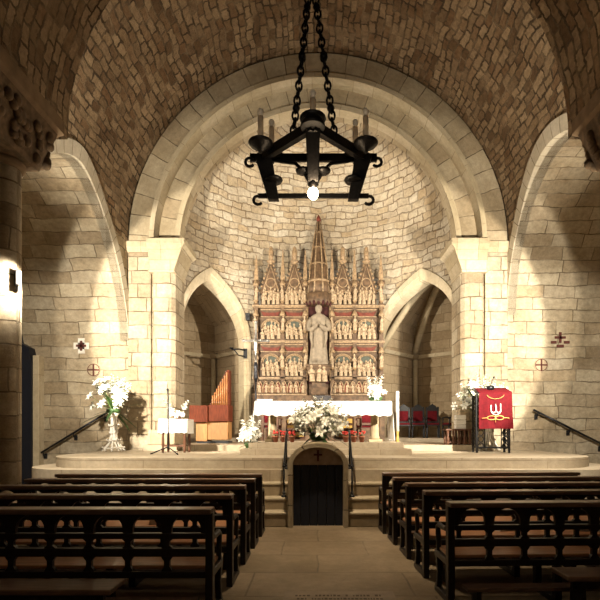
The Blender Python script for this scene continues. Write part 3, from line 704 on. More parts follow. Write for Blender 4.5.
# centre: niche, canopy, spire
m = MB(); m.box(-.38, .02, z_(3.1), .38, .2, z_(5.72)); m.build('niche', M['niche'], rt)
for s in (-1, 1):
    m = MB(); m.tube([(s * .37, -.06, z_(3.2)), (s * .37, -.06, z_(5.7))], .035, 10); m.build('niche_shaft', G, rt)
m = MB(); m.lathe([(.40, z_(5.62)), (.46, z_(5.70)), (.44, z_(5.78)), (.46, z_(5.98)), (.38, z_(6.04))], (0, .02, 0), 16, 8, .05); cn_ = m.build('canopy', RB, rt)
m = MB()
for k in range(9):
    a = PI + PI * (k + .5) / 9; m.lathe([(.0, -.14), (.04, -.08), (.045, .02)], (.43 * math.cos(a), .02 + .43 * math.sin(a), z_(5.70)), 6)
m.build('canopy_pendant', M['niche'], cn_)['kind'] = 'stuff'
m = MB(); m.lathe([(.37, z_(6.0)), (.36, z_(6.35)), (.31, z_(6.42)), (.29, z_(6.95)), (.22, z_(7.02)), (.205, z_(7.5)), (.14, z_(7.56)), (.115, z_(8.0)), (.07, z_(8.06)), (.04, z_(8.42))], (0, .03, 0), 16, 8, .06); sp = m.build('spire', RB, rt)
for k in range(8):
    a = 2 * PI * k / 8 + PI / 8
    m = MB(); m.tube([(.37 * math.cos(a), .03 + .37 * math.sin(a), z_(6.0)), (.32 * math.cos(a), .03 + .32 * math.sin(a), z_(6.45)), (.29 * math.cos(a), .03 + .29 * math.sin(a), z_(6.95)), (.21 * math.cos(a), .03 + .21 * math.sin(a), z_(7.5)), (.07 * math.cos(a), .03 + .07 * math.sin(a), z_(8.4))], [.035, .03, .028, .024, .014], 6); m.build('spire_rib', G, sp)
for z, r in ((6.42, .36), (6.98, .27), (7.52, .19), (8.03, .10)):
    m = MB(); m.lathe([(r, z_(z) - .04), (r * 1.08, z_(z)), (r, z_(z) + .04)], (0, .03, 0), 16); m.build('spire_ring', G, sp)
m = MB(); m.lathe([(.03, z_(8.38)), (.07, z_(8.45)), (.075, z_(8.52)), (.03, z_(8.6)), (.01, z_(8.64))], (0, .03, 0), 10); m.build('finial', M['rpaint'], sp)
# plinth of the statue with little heads, and pedestal
m = MB(); m.frus((-.24, -.22, .24, .1), z_(2.72), (-.30, -.26, .30, .1), z_(2.95)); m.frus((-.22, -.2, .22, .1), z_(2.95), (-.22, -.2, .22, .1), z_(3.12)); m.frus((-.24, -.22, .24, .1), z_(3.12), (-.40, -.32, .40, .1), z_(3.62)); m.box(-.42, -.34, z_(3.62), .42, .1, z_(3.69)); pd = m.build('pedestal', RB, rt, .01)
for s in (-1, 0, 1):
    link(FIG[s + 2], 'relief_figure', pd, (s * .2, -.30, z_(3.14)), (0, 0, s * -.3), (1.5, 1.3, 1.15))
# statue: one continuous carved figure
def statue():
    m = MB(); n = 40
    pr = [(0, .29, .19, 9), (.04, .30, .2, 9), (.25, .275, .18, 9), (.55, .25, .165, 8), (.85, .235, .155, 7), (1.05, .235, .15, 5), (1.25, .25, .15, 3), (1.42, .265, .145, 1), (1.52, .25, .13, 0), (1.58, .17, .11, 0), (1.61, .085, .085, 0), (1.655, .07, .075, 0), (1.685, .085, .095, 0), (1.73, .105, .12, 0), (1.79, .112, .125, 0), (1.85, .105, .118, 0), (1.89, .08, .09, 0), (1.92, .03, .035, 0)]
    rows = []
    for z, rx, ry, k in pr:
        f = .012 * k * .75
        row = []
        for i in range(n):
            a = 2 * PI * i / n; q = 1 + f * math.cos(11 * a + z * .8)
            x, y = rx * q * math.cos(a), ry * q * math.sin(a)
            if 1.70 < z < 1.86 and y < 0:                       # nose, brow and eye hollows
                d = abs(math.atan2(x, -y))
                if z < 1.80: y -= .026 * max(0, 1 - d / .22) * (1.83 - z) / .10
                elif abs(d - .38) < .2: y += .012
            row.append((x, y, z))
        rows.append(row)
    m.grid(rows, None, True, False, True); m.face(rows[0][::-1])
    for s in (-1, 1):        # arms bent, hands held before the chest
        m.tube([(s * .235, 0, 1.47), (s * .30, -.03, 1.30), (s * .31, -.07, 1.10), (s * .22, -.17, 1.07), (s * .09, -.23, 1.17), (s * .04, -.24, 1.22)], [.07, .09, .095, .085, .065, .03], 12)
        m.tube([(s * .23, -.14, 1.08), (s * .24, -.16, .8), (s * .2, -.17, .5)], [.06, .05, .02], 8)
        for k in range(4): m.tube([(s * .035, -.24 + .012 * k, 1.22), (s * .02, -.25 + .012 * k, 1.27), (s * .008, -.25 + .012 * k, 1.315 - .008 * abs(k - 1.5))], [.011, .010, .007], 6)
        m.tube([(s * .035, -.22, 1.2), (s * .02, -.21, 1.245)], [.012, .008], 6)
    m.box(-.30, -.2, -.04, .30, .14, .005)
    return m
tag(statue().build('statue', M['statue'], None, 0, (.02, RY0 - .16, 3.735)), 'pale carved robed saint standing in the central niche of the retable', 'statue')

# ------------------------------------------------------------------ altar
AZ = 1.3
al = thing('altar', 'stone altar table on two columns under a white cloth', 'altar', (.12, 11.1, AZ))
m = MB(); m.box(-1.5, -.36, .80, 1.5, .36, .905); m.build('altar_top', M['dais'], al, .01)
for x in (-1.18, 1.2):
    m = MB(); m.box(-.15 + x, -.15, .0, .15 + x, .15, .06); m.lathe([(.12, .06), (.13, .10), (.10, .14), (.10, .62), (.13, .68), (.13, .70)], (x, 0, 0), 18, uvs=True); m.frus((x - .13, -.13, x + .13, .13), .70, (x - .18, -.18, x + .18, .18), .80); m.build('column', M['carved'] if False else M['mould'], al)
# cloth: front and side falls with scalloped lace edge
m = MB(); zt = .915; NX = 121
def hem(i): return zt - .30 - .028 * abs(math.sin(i * PI / 7.5)) + .012 * math.sin(i * .21)
X = [-1.53 + 3.06 * i / (NX - 1) for i in range(NX)]
yw = lambda i, d: -.385 - d * (.018 + .016 * math.sin(i * .55) + .01 * math.sin(i * 1.3 + 1))
m.grid([[(x, .385, zt) for x in X], [(x, -.37, zt + .004) for x in X], [(x, -.385, zt - .02) for x in X], [(x, yw(i, .6), zt - .16) for i, x in enumerate(X)], [(x, yw(i, 1.2), hem(i)) for i, x in enumerate(X)]], None, True, True)
m.grid([[(x, .385, zt) for x in X], [(x, .39, zt - .28) for x in X]], None, True)
for s in (-1, 1):
    Y = [-.385 + .77 * i / 30 for i in range(31)]; e = 1.53
    dr = .86 if s > 0 else .62
    m.grid([[(s * e, y, zt) for y in Y], [(s * (e + .015), y, zt - .05) for y in Y], [(s * (e + .03 + .02 * math.sin(i * .8)), y, zt - dr * .55) for i, y in enumerate(Y)], [(s * (e + .045 + .03 * math.sin(i * .8 + .4)), y, zt - dr - .02 * abs(math.sin(i * PI / 5))) for i, y in enumerate(Y)]], None, True, s > 0)
tag(m.build('altar_cloth', M['cloth'], None, 0, (.12, 11.1, AZ)), 'white scalloped cloth draped over the altar', 'altar cloth')
booklet(-1.22, 11.0, 2.22, .1, .34, .24, .05, M['paper'], 'white missal lying at the left end of the altar', 'book', 'missal')
t = thing('bookstand', 'low dark bookstand in the middle of the altar', 'bookstand', (.1, 11.05, 2.22))
m = MB(); m.prism([(-.12, .02), (.1, .02), (.13, .05), (-.1, .14)][::-1], -.2, .2, 'x'); m.build('rest', M['darkmetal'], t)
m = MB(); m.box(-.18, -.12, 0, .18, .1, .02); m.build('base', M['darkmetal'], t)
# seats and pots glimpsed below and behind the altar
def red_chair(name, loc, rz, label, group, peak=True):
    t = thing(name, label, 'chair', loc, rz, group); D = M['brownwood'] if not peak else M['black']
    m = MB(); m.box(-.21, -.22, .40, .21, .2, .44); m.build('seat_frame', D, t)
    m = MB(); m.box(-.20, -.21, .44, .20, .18, .50); m.build('seat_cushion', M['red'], t, .02)
    for x, y in ((-.19, -.2), (.19, -.2), (-.19, .2), (.19, .2)):
        m = MB(); m.lathe([(.022, 0), (.03, .05), (.02, .12), (.03, .2), (.022, .28), (.03, .40)], (x, y, 0), 10); m.build('leg', D, t)
    m = MB(); m.box(-.16, .17, .56, .16, .21, .92); m.build('back_cushion', M['red'], t, .015)
    m = MB(); m.box(-.215, .17, .44, -.16, .23, 1.0); m.box(.16, .17, .44, .215, .23, 1.0); m.box(-.2, .18, .5, .2, .22, .56)
    m.prism([(-.21, .92), (.21, .92), (.215, 1.02), (.15, 1.04), (.10, 1.10), (.03, 1.13), (0, 1.18), (-.03, 1.13), (-.10, 1.10), (-.15, 1.04), (-.215, 1.02)], .18, .22, 'y')
    for s in (-1, 1): m.ball((s * .19, .2, 1.03), .03)
    m.build('back_frame', D, t)
    for s in (-1, 1):
        m = MB(); m.tube([(s * .2, .18, .68), (s * .215, -.05, .69), (s * .215, -.2, .67), (s * .21, -.22, .63)], .022, 8); m.tube([(s * .205, -.19, .44), (s * .21, -.18, .66)], .018, 8); m.build('armrest', D, t)
    return t
red_chair('side_chair', (-1.2, 12.5, 1.2), PI * .96, 'red upholstered chair seen below the left end of the altar', None, False)
red_chair('side_chair', (1.25, 12.5, 1.2), PI * 1.04, 'red upholstered chair seen below the right end of the altar', None, False)
t = thing('celebrant_bench', 'low wooden bench with two gilded openwork panels behind the altar', 'bench', (.05, 12.75, 1.2))
m = MB(); m.box(-.85, -.2, .38, .85, .2, .43); m.build('seat', M['brownwood'], t)
for s in (-1, 1):
    m = MB(); m.box(s * .65 - .26, .16, .12, s * .65 + .26, .2, .74); p = m.build('panel', M['brownwood'], t)
    m = MB()
    for k in range(3): m.box(s * .65 - .22, .13, .2 + .18 * k, s * .65 + .22, .17, .32 + .18 * k)
    m.build('gilded_slat', M['gold'], p)
    m = MB(); m.box(s * .82 - .04, -.18, 0, s * .82 + .04, .18, .38); m.build('leg', M['brownwood'], t)
for k, x in enumerate((-.95, -.58, .62, .80, .98, -.77)):
    t = thing('flower_pot', ['small terracotta pot with red flowers beside the left altar column', 'terracotta pot with red flowers under the altar, just left of the big bouquet', 'terracotta pot with red flowers under the altar, just right of the big bouquet', 'middle one of the three red flower pots under the right half of the altar', 'terracotta pot with red flowers against the right altar column', 'terracotta pot with red flowers between the other two under the left half of the altar'][k], 'flower pot', (x, 10.75, AZ), 0, 'flower pots below the altar')
    m = MB(); m.lathe([(.045, 0), (.065, .11), (.072, .11), (.072, .14), (.055, .14), (.05, .12)], (0, 0, 0), 14); m.build('pot', M['terracotta'], t)
    m = MB(); r3 = random.Random(k)
    for i in range(9): m.ball((r3.uniform(-.07, .07), r3.uniform(-.06, .06), .17 + r3.uniform(0, .08)), .028, None, .02, 7, 5)
    m.build('blossoms', M['redflower'], t)['kind'] = 'stuff'
    m = MB()
    for i in range(10): a = i * .63; m.face([(0, 0, .13), (.04 * math.cos(a - .3), .04 * math.sin(a - .3), .17), (.09 * math.cos(a), .09 * math.sin(a), .16), (.04 * math.cos(a + .3), .04 * math.sin(a + .3), .17)])
    m.build('leaves', M['leaf'], t)

# ------------------------------------------------------------------ white flowers
def lily():
    m = MB()
    for k in range(6):
        a = 2 * PI * k / 6; ca, sa = math.cos(a), math.sin(a); g = []
        for r, z, w in ((.008, 0, .008), (.03, .05, .022), (.065, .085, .030), (.10, .09, .022), (.125, .075, .003)):
            g.append([(r * ca - w * q * sa, r * sa + w * q * ca, z - .008 * abs(q) + .003 * (k % 2)) for q in (-1, 0, 1)])
        m.grid(g)
    for k in range(3): m.tube([(0, 0, .02), (.02 * math.cos(k * 2.1), .02 * math.sin(k * 2.1), .10)], .004, 5)
    return m.mesh('lily', M['petal'])
def spike(h=.55, n=11, seed=0):
    m = MB(); r = random.Random(seed)
    for k in range(n):
        z = h * (.25 + .72 * k / n); a = k * 2.4; q = .055 * (1.15 - .75 * k / n)
        for j in range(4):
            b = a + (j - 1.5) * .75; c = Vector((math.cos(a), math.sin(a), .5)).normalized() * q * .6
            d = Vector((math.cos(b), math.sin(b), .6 + .3 * (j % 2))).normalized(); s = Vector((-math.sin(b), math.cos(b), 0))
            p = Vector((0, 0, z)) + c * .4
            m.grid([[p - s * q * .2, p, p + s * q * .2], [p + d * q - s * q * .5, p + d * q * 1.1, p + d * q + s * q * .5], [p + d * q * 1.7 - s * q * .2, p + d * q * 1.7, p + d * q * 1.7 + s * q * .2]])
    return m.mesh('gladiolus', M['petal'])
LILY = lily(); SPK = [spike(.55, 11, 1), spike(.45, 9, 2)]
def leafy(m, base, d, l, w, droop):
    d = Vector(d).normalized(); s = d.cross(Vector((0, 0, 1)))
    s = s.normalized() if s.length > .01 else Vector((1, 0, 0)); g = []
    for i in range(7):
        t = i / 6; p = Vector(base) + d * l * t + Vector((0, 0, -droop * t * t)); ww = w * math.sin(PI * min(1, .08 + .92 * t)) ** .8
        g.append([p - s * ww, p + Vector((0, 0, -.2 * ww)), p + s * ww])
    m.grid(g)
def aim(d): return Vector(d).normalized().to_track_quat('Z', 'Y').to_euler()
def arrangement(name, label, loc, nl, ns, spread, seed, leaf=22, lift=.5, flat=.7, lil=1.0, hang=.1, container=None, fan=1.0):
    t = thing(name, label, 'flowers', loc); r = random.Random(seed)
    m = MB()
    for k in range(leaf):
        a = r.uniform(0, 2 * PI); e = r.uniform(-.35, .9)
        leafy(m, (0, 0, .03), (math.cos(a) * fan, math.sin(a) * flat, e), spread * r.uniform(.6, 1.0), .035, hang * r.uniform(.5, 1.5))
    m.build('leaves', M['leaf'], t)
    st = MB()
    for k in range(ns):
        a = -1 + 2 * (k + .5) / ns; d = Vector((a * .95 * fan, r.uniform(-.35, .25) * flat, lift + .75 * (1 - abs(a)) + r.uniform(-.1, .15)))
        l = spread * r.uniform(.72, 1.0) * (1.1 - .15 * abs(a)); dn = d.normalized()
        st.tube([(0, 0, 0), tuple(dn * l)], .006, 5); o = link(SPK[k % 2], 'gladiolus', t, tuple(dn * (l * .55)), aim(d), (1, 1, .8))
    for k in range(nl):
        a = r.uniform(0, 2 * PI); q = math.sqrt(r.random()); e = r.uniform(.0, 1.2)
        d = Vector((math.cos(a) * q * fan, math.sin(a) * q * flat - .15, e * lift + .12)); l = spread * r.uniform(.45, .82); dn = d.normalized(); p = dn * l * min(1, d.length + .2)
        st.tube([(0, 0, 0), tuple(p * .96)], .005, 5)
        f = d + Vector((r.uniform(-.5, .5), -.55, r.uniform(-.3, .4))); o = link(LILY, 'lily', t, tuple(p), aim(f), (lil,) * 3); 
    st.build('stems', M['stem'], t)
    if container: container(t)
    return t
def bowl(t):
    m = MB(); m.lathe([(.10, -.06), (.14, -.03), (.17, .05), (.15, .06)], (0, 0, 0), 18); m.build('bowl', M['leaf'], t)
arrangement('flower_bouquet', 'large bouquet of white lilies and gladioli on top of the small dark doorway', (0, 8.8, 1.43), 34, 15, .66, 11, 34, .55, .6, 1.05, .22, bowl, 1.0)
arrangement('flower_bouquet', 'small heap of white lilies on the platform left of the altar', (-1.47, 10.6, 1.24), 22, 5, .42, 5, 12, 1.0, .7, .85, .1, bowl, .55)
def pot_(t):
    m = MB(); m.lathe([(.07, -.06), (.10, -.03), (.11, .04), (.09, .05)], (0, 0, 0), 16); m.build('bowl', M['brownwood'], t)
def wall_stand(x, y, label, seed):
    t = thing('twisted_stand', label, 'flower stand', (x, y, 1.05)); r = random.Random(seed)
    for k in range(9):
        a = 2 * PI * k / 9; rr = r.uniform(.20, .30); m = MB()
        m.tube([(rr * math.cos(a) * q + .015 * math.sin(6 * q + k), rr * math.sin(a) * q * .8, z) for q, z in ((1, .02), (.85, .06), (.45, .22), (.25, .4), (.3, .55), (.16, .72), (.2, .86))], [.018, .02, .022, .02, .02, .022, .018], 7)
        m.build('twisted_branch', M['driftwood'], t)
    for k in range(4):
        m = MB(); z = .1 + .18 * k; q = (.26, .16, .1, .12)[k]; m.tube([(q * math.cos(i * .52), q * .8 * math.sin(i * .52), z + .02 * math.sin(i * 1.3)) for i in range(13)], .014, 6); m.build('twisted_band', M['driftwood'], t)
    m = MB(); m.lathe([(.03, .80), (.10, .86), (.13, .93), (.11, .95)], (0, 0, 0), 14); m.build('holder', M['driftwood'], t)
wall_stand(-4.92, 11.55, 'white twisted branch stand under the left spray of flowers', 1)
arrangement('flower_spray', 'tall spray of white lilies on the twisted stand by the left transept arch', (-4.92, 11.55, 2.02), 27, 17, .88, 21, 14, 1.0, .6, 1.05, .12, bowl, .72)
wall_stand(4.28, 12.0, 'white twisted branch stand behind the red draped lectern', 2)
arrangement('flower_spray', 'spray of white lilies rising behind the red draped lectern', (4.08, 12.0, 2.03), 24, 15, .95, 33, 12, .62, .5, 1.05, .12, bowl, 1.0)
arrangement('flower_posy', 'small round white posy standing at the right end of the altar', (1.31, 11.0, 2.28), 26, 3, .34, 8, 8, .9, .7, .75, .03, bowl, .6)

# ------------------------------------------------------------------ credence table, microphone, organ
t = thing('side_table', 'small brown wooden table under a white cloth beside the left pier', 'table', (-3.32, 11.25, 1.05))
m = MB(); m.box(-.29, -.24, .72, .29, .24, .765); m.build('tabletop', M['brownwood'], t)
for x, y in ((-.25, -.2), (.25, -.2), (-.25, .2), (.25, .2)):
    m = MB(); m.lathe([(.025, 0), (.035, .08), (.025, .12), (.035, .2), (.028, .45), (.035, .55), (.03, .72)], (x, y, 0), 10); m.build('leg', M['brownwood'], t)
for y in (-.2, .2):
    m = MB(); m.box(-.25, y - .015, .14, .25, y + .015, .18); m.build('stretcher', M['brownwood'], t)
m = MB(); n = 61; X = [-.33 + .66 * i / (n - 1) for i in range(n)]
m.grid([[(x, .27, .772) for x in X], [(x, -.262, .775) for x in X], [(x, -.275, .76) for x in X], [(x, -.285 - .018 * math.sin(i * .7), .62) for i, x in enumerate(X)], [(x, -.29 - .028 * math.sin(i * .7), .47 - .02 * abs(math.sin(i * .26))) for i, x in enumerate(X)]], None, True, True)
for s in (-1, 1):
    Y = [-.275 + .545 * i / 20 for i in range(21)]
    m.grid([[(s * .33, y, .772) for y in Y], [(s * .34, y, .75) for y in Y], [(s * (.35 + .02 * math.sin(i * .9)), y, .44) for i, y in enumerate(Y)]], None, True, s > 0)
tag(m.build('tablecloth', M['cloth'], None, 0, (-3.32, 11.25, 1.05)), 'white cloth draped over the small side table by the left pier', 'tablecloth')
arrangement('flower_posy', 'little white flowers standing on the small side table', (-3.3, 11.3, 1.89), 12, 2, .20, 15, 6, .45, .7, .6, .02, pot_, 1.2)
t = thing('microphone_stand', 'thin black microphone stand with three splayed feet on the dais', 'microphone stand', (-3.2, 10.25, 1.05))
for k in range(3):
    a = R(200 + 120 * k); m = MB(); m.tube([(0, 0, .16), (.36 * math.cos(a), .36 * math.sin(a), .015)], .013, 6); m.build('leg', M['black'], t)
m = MB(); m.tube([(0, 0, .1), (0, 0, 1.28)], .014, 8); m.lathe([(.025, .12), (.025, .2)], (0, 0, 0), 8); m.build('pole', M['black'], t)
m = MB(); m.tube([(0, 0, 1.27), (0, -.03, 1.36)], [.012, .02], 8); m.ball((0, -.035, 1.38), .028); m.build('microphone', M['black'], t)

og = thing('organ', 'small reddish brown chamber organ with a sloping pipe rank', 'organ', (-3.08, 13.75, 1.2))
m = MB(); m.box(-.36, -.12, .0, .54, .5, .06); m.build('plinth', M['black'], og)
m = MB(); m.box(-.38, -.15, .06, -.06, .5, .60); m.build('base_panel', M['oak'], og, .01)
m = MB(); m.box(-.06, -.10, .10, .52, .5, .62); m.build('base_panel', M['oak'], og, .01)
m = MB(); m.box(-.53, -.30, .60, -.02, .5, 1.07); m.build('console', M['redwood'], og, .012)
m = MB(); m.box(-.02, -.20, .62, .55, .5, 1.09); m.build('upper_case', M['redwood'], og, .012)
m = MB(); m.prism([(-.05, 1.09), (.52, 1.09), (.52, 2.12), (.46, 2.12), (.40, 2.02)], .1, .42, 'y'); m.build('pipe_case', M['redwood'], og, .01)
for k in range(8):
    x = .05 + .058 * k; h = .25 + .095 * k; m = MB()
    m.tube([(x, .06, 1.09), (x, .06, 1.12 + h)], .025, 10); m.box(x - .012, .03, 1.17, x + .012, .05, 1.19); m.build('pipe', M['pipe'], og)
m = MB()
for k in range(11): f = k / 10; m.ball((-.02 + .44 * f, .09, 1.13 + .92 * f), .028, .03, .035, 7, 5)
m.build('carved_edge', M['brownwood'], og)

# ------------------------------------------------------------------ lectern with red drape
lc = thing('lectern', 'black wrought iron lectern with square legs under a red cloth', 'lectern', (4.03, 11.2, 1.05), R(-6))
for x in (-.36, .36):
    for y in (-.2, .2):
        m = MB(); m.box(x - .022, y - .022, 0, x + .022, y + .022, 1.34); m.build('leg', M['iron'], lc)
    m = MB(); m.tube([(x, -.2, .12), (x, .2, .12)], .014, 6)
    for k in range(7):
        zc = .2 + .17 * k; m.tube([(x, .02 + .12 * math.cos(2 * PI * i / 12), zc + .08 * math.sin(2 * PI * i / 12)) for i in range(13)], .013, 6); m.tube([(x, -.18, zc - .08), (x, .18, zc + .08)], .011, 6)
    m.build('side_scrollwork', M['iron'], lc)
for x in (-.27, .27):
    m = MB()
    for k in range(8): zc = .16 + .15 * k; m.tube([(x + .06 * math.cos(2 * PI * i / 10), -.2, zc + .065 * math.sin(2 * PI * i / 10)) for i in range(11)], .012, 6)
    m.tube([(x + (.085 if x < 0 else -.085), -.2, .12), (x + (.085 if x < 0 else -.085), -.2, 1.3)], .012, 6); m.build('front_scrollwork', M['iron'], lc)
for y in (-.2, .2):
    m = MB(); m.box(-.36, y - .015, .10, .36, y + .015, .13); m.build('stretcher', M['iron'], lc)
m = MB(); m.prism([(-.26, 1.34), (.26, 1.50), (.26, 1.53), (-.26, 1.37)], -.38, .38, 'x'); m.build('desk', M['iron'], lc)
m = MB(); m.tube([(0, .05, 1.46), (0, .05, 1.55)], .09, 12); m.tube([(0, .05, 1.52), (.03, .0, 1.66), (.05, -.08, 1.74)], .009, 6); m.ball((.05, -.09, 1.745), .022); m.build('reading_lamp', M['darkmetal'], lc)
dr = thing('lectern_drape', 'red cloth with gold and white emblem hanging over the lectern front', 'cloth', (4.03, 11.2, 1.05), R(-6))
m = MB(); n = 41; X = [-.33 + .73 * i / (n - 1) for i in range(n)]
wv = lambda i, d: .012 * d * math.sin(i * .42)
m.grid([[(x, .2, 1.52) for x in X], [(x, -.27, 1.385) for x in X], [(x, -.285, 1.36) for x in X], [(x * 1.01, -.29 + wv(i, 1), 1.0) for i, x in enumerate(X)], [(x * 1.03 + .01, -.295 + wv(i, 2), .55) for i, x in enumerate(X)]], None, True, True)
dc = m.build('drape_cloth', M['red'], dr)
def stroke(pts, w, mt, nm):
    m = MB(); m.tube([(x + .03, -.318, z) for x, z in pts], w, 6, True); m.build(nm, mt, dr)
def arcp(cx, cz, rx, rz, a0, a1, n=12): return [(cx + rx * math.cos(R(a0 + (a1 - a0) * i / n)), cz + rz * math.sin(R(a0 + (a1 - a0) * i / n))) for i in range(n + 1)]
zc = .92
stroke([(-.10, zc + .17)] + arcp(-.045, zc + .06, .055, .06, 180, 350), .011, M['whitethread'], 'emblem_stroke')
stroke([(.012, zc + .15)] + arcp(.06, zc + .06, .05, .06, 190, 360) + [(.11, zc + .20)], .011, M['whitethread'], 'emblem_stroke')
stroke(arcp(.005, zc + .07, .115, .12, 195, 345), .010, M['whitethread'], 'emblem_stroke')
stroke([(.0, zc + .10), (.0, zc + .19)], .009, M['whitethread'], 'emblem_stroke')
stroke([(-.30, zc - .13), (-.2, zc - .12)] + arcp(-.09, zc - .12, .09, .045, 180, 0) + arcp(.09, zc - .12, .09, .045, 180, 0) + [(.24, zc - .12), (.30, zc - .13)], .008, M['gold'], 'gold_scroll')
stroke(arcp(-.09, zc - .12, .09, .045, 180, 360) + arcp(.09, zc - .12, .09, .045, 180, 360), .008, M['gold'], 'gold_scroll')
stroke([(0, zc - .05), (0, zc - .22)], .008, M['gold'], 'gold_scroll')
stroke(arcp(.0, 1.36, .2, .13, 200, 340), .005, M['gold'], 'gold_scroll')

# stool and box beside the lectern
t = thing('stool', 'dark wooden stool with turned legs between the lectern and the pier', 'stool', (3.56, 12.18, 1.2 if False else 1.2))
m = MB(); m.box(-.34, -.10, .36, .34, .24, .40); m.build('seat', M['brownwood'], t, .01)
for k in range(5):
    x = -.28 + .14 * k
    for y in (-.06, .2):
        m = MB(); m.lathe([(.035, 0), (.03, .06), (.04, .16), (.025, .22), (.032, .36)], (x, y, 0), 8); m.build('leg', M['brownwood'], t)
m = MB(); m.box(-.32, -.08, .05, .32, -.05, .08); m.box(-.32, .19, .05, .32, .22, .08); m.build('stretcher', M['brownwood'], t)
t = thing('folded_linen', 'folded white linen standing on the dark stool', 'linen', (3.62, 12.24, 1.6))
for k in range(3):
    m = MB(); m.box(-.13, -.1, .12 * k, .13, .1, .12 * k + .115); m.build('fold', M['cloth'], t, .02)

# three red choir chairs in the right chapel, a fourth turned sideways
c, h = OPEN[0]; 
for k, (x, y) in enumerate(((2.93, 16.40), (3.41, 16.33), (3.89, 16.26))):
    red_chair('carved_chair', (x, y, 1.32), R(-8), ('left', 'middle', 'right')[k] + ' one of the three carved black chairs with red upholstery in the right chapel', 'carved chairs in the right chapel')
red_chair('carved_chair', (4.40, 15.85, 1.32), R(-75), 'carved black chair turned sideways at the right edge of the right chapel', 'carved chairs in the right chapel')
for s, x, lab in ((1, 2.17, 'tall white paschal candle beside the right chapel arch'),):
    t = thing('paschal_candle', lab, 'candle', (x, 13.1, 1.2))
    m = MB(); m.lathe([(.13, 0), (.13, .03), (.04, .06), (.035, .3), (.06, .34)], (0, 0, 0), 14); m.build('base', M['gold'], t)
    m = MB(); m.lathe([(.045, .33), (.045, 1.42), (.02, 1.44)], (0, 0, 0), 14); m.build('wax', M['cloth'], t)

# processional cross left of the retable
pc = thing('processional_cross', 'tall silver processional cross on a dark pole left of the altar', 'cross', (-1.58, 11.75 + .45, 1.2))
m = MB(); m.lathe([(.16, 0), (.15, .04), (.05, .08), (.03, .3)], (0, 0, 0), 14); m.build('foot', M['darkmetal'], pc)
m = MB(); m.tube([(0, 0, .2), (0, 0, 1.95)], .022, 8); m.build('pole', M['darkmetal'], pc)
m = MB(); m.lathe([(.03, 1.60), (.05, 1.70), (.045, 1.9), (.06, 2.0), (.03, 2.1)], (0, 0, 0), 12); m.build('knop', M['darkmetal'], pc)
m = MB(); m.box(-.025, -.02, 2.05, .025, .02, 3.1); m.box(-.30, -.02, 2.62, .30, .02, 2.67)
for p in ((-.31, 2.645), (.31, 2.645), (0, 3.12)): m.ball((p[0], 0, p[1]), .045, .025, .045)
cr = m.build('cross', M['silver'], pc)
m = MB(); m.lathe([(.02, 2.15), (.03, 2.3), (.045, 2.42), (.05, 2.56), (.06, 2.64), (.03, 2.68), (.02, 2.70), (.036, 2.75), (.01, 2.79)], (0, -.05, 0), 10)
for s in (-1, 1): m.tube([(s * .05, -.05, 2.64), (s * .26, -.035, 2.66)], .014, 6)
m.build('corpus', M['silver'], cr)
# sconce and little loudspeaker on the apse wall
def on_wall(px_x):
    tt = math.acos(px_x / EA); x, y = el(tt); return x, y, en(tt)
x, y, n = on_wall(-2.36)
t = thing('loudspeaker', 'small black loudspeaker on the apse wall left of the retable', 'speaker', (x - n.x * .12, y - n.y * .12, 5.3))
m = MB(); m.box(-.07, -.06, -.12, .07, .07, .12); m.build('cabinet', M['black'], t, .01)
m = MB(); m.tube([(0, -.055, 0), (0, -.07, 0)], .045, 14); m.build('cone', M['darkmetal'], t)
x, y, n = on_wall(-2.42)
t = thing('wall_bracket', 'dark iron bracket on the wall beside the left pointed arch', 'bracket', (x - n.x * .06, y - n.y * .06, 4.1))
m = MB(); m.box(-.06, -.03, -.16, .06, .05, .16); m.build('back_plate', M['iron'], t)
m = MB(); m.tube([(0, -.02, .1), (-.18, -.16, .12), (-.42, -.22, .1)], .025, 8); m.tube([(0, -.02, -.1), (-.2, -.15, -.08), (-.34, -.2, .1)], .02, 8); m.build('arm', M['iron'], t)
m = MB(); m.lathe([(.03, .0), (.07, .03), (.06, .05)], (-.42, -.22, .11), 12); m.build('pan', M['iron'], t)
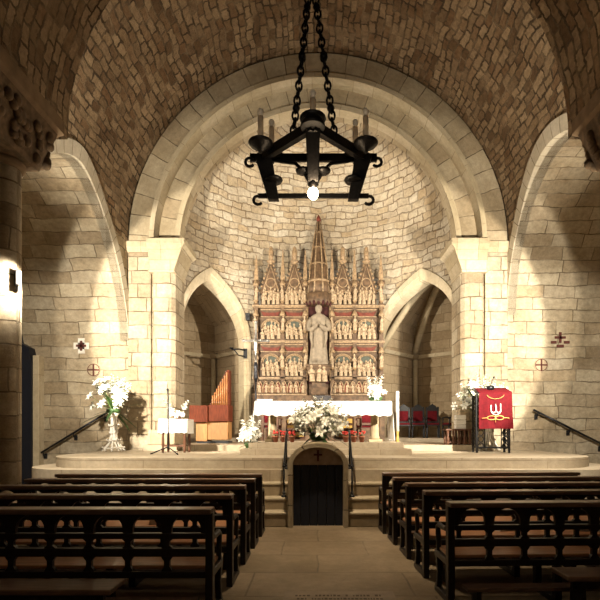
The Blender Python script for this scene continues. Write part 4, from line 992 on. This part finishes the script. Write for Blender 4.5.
# ------------------------------------------------------------------ light
def spot(name, loc, to, power, angle, blend=.15, col=(1, .88, .70), r=.08):
    l = bpy.data.lights.new(name, 'SPOT'); l.energy = power; l.spot_size = R(angle); l.spot_blend = blend; l.color = col; l.shadow_soft_size = r
    o = bpy.data.objects.new(name, l); C.objects.link(o); o.location = loc; o.rotation_euler = (Vector(to) - Vector(loc)).to_track_quat('-Z', 'Y').to_euler(); return o
def point(name, loc, power, col=(1, .85, .65), r=.08):
    l = bpy.data.lights.new(name, 'POINT'); l.energy = power; l.color = col; l.shadow_soft_size = r
    o = bpy.data.objects.new(name, l); C.objects.link(o); o.location = loc; return o
WARM = (1, .895, .725)
for s in (-1, 1):
    nm = 'left' if s < 0 else 'right'
    L0 = Vector((s * 4.5, 7.5, 3.92))
    def azel(az, e): return L0 + Vector((-s * math.sin(R(az)) * math.cos(R(e)), math.cos(R(az)) * math.cos(R(e)), math.sin(R(e))))
    spot('floodlight_beam_' + nm, L0, azel(22, 1), 2700, 78, .10, WARM)
    spot('floodlight_near_' + nm, L0, azel(20, 4), 800, 92, .10, WARM)
    spot('floodlight_low_' + nm, L0, azel(2, -30), 900, 116, .3, WARM)
    spot('floodlight_wash_' + nm, L0, azel(4, 56), 800, 60, .8, WARM)
    spot('added_crown_fill_' + nm, L0, (s * 4.98, 9.7, 7.2), 260, 30, .5, WARM)  # extra narrow beam, added to brighten the crown of the side arch
    spot('added_column_fill_' + nm, L0 + Vector((-s * .12, -.22, .03)), (s * 4.9, 7.4, 3.75), 260, 110, .8, WARM, .04)  # added fill without a fixture, whitens the half column by the floodlight
    spot('altar_beam_' + nm, (s * 3.9, 13.62, 5.2), (s * -1.6, 15.6, 5.6), 380, 155, .5, (1, .92, .80), .15)
    point('retable_backlight_' + nm, (s * 1.175, 16.15, 6.05), 26, (.72, .85, 1), .1)
spot('chandelier_downlight', (-.04, 6.86, 4.88), (-.04, 9.0, 0), 1250, 118, .7, (1, .80, .55), .06)
point('chandelier_glow', (-.04, 6.76, 4.95), 25, (1, .74, .46), .06)
spot('added_nave_fill', (0, 1.2, 5.4), (0, 1.9, 0), 60, 150, .5, (1, .80, .58), .25)  # unseen fill added overhead to brighten the near floor and pews
spot('added_chandelier_fill', (0, -2.5, 4.6), (-.07, 6.8, 5.7), 420, 17, .6, (1, .85, .65), .1)  # unseen fill added behind the camera, aimed at the chandelier candles
point('added_candle_fill', (0, .2, 5.2), 16, (1, .78, .55), .25)  # unseen fill added in the nave to lift the dark candles
point('added_chapel_fill_left', (-5.07, 14.9, 4.4), 45, WARM, .1)  # added fill hidden behind the pier, brightens the left chapel walls
point('added_chapel_fill_right', (4.75, 15.25, 4.4), 26, WARM, .1)  # added fill hidden from view, brightens the right chapel
w = bpy.data.worlds.new('World'); sc.world = w; w.use_nodes = True
w.node_tree.nodes['Background'].inputs[0].default_value = (1, .8, .6, 1); w.node_tree.nodes['Background'].inputs[1].default_value = .003

# ------------------------------------------------------------------ camera
cd = bpy.data.cameras.new('camera'); cam = bpy.data.objects.new('camera', cd); C.objects.link(cam)
cam.location = (0, 0, 1.55); cam.rotation_euler = (R(90), 0, 0)
cd.sensor_width = 36; cd.lens = 28.8; cd.shift_x = -.03; cd.shift_y = 131 / 600
cd.clip_start = .05; sc.camera = cam
vs = sc.view_settings; vs.view_transform = 'Standard'; vs.look = 'None'; vs.gamma = 1; vs.use_curve_mapping = False; vs.exposure = 0
sc.cycles.use_denoising = True
sc.cycles.max_bounces = 6; sc.cycles.diffuse_bounces = 4; sc.cycles.sample_clamp_indirect = 8
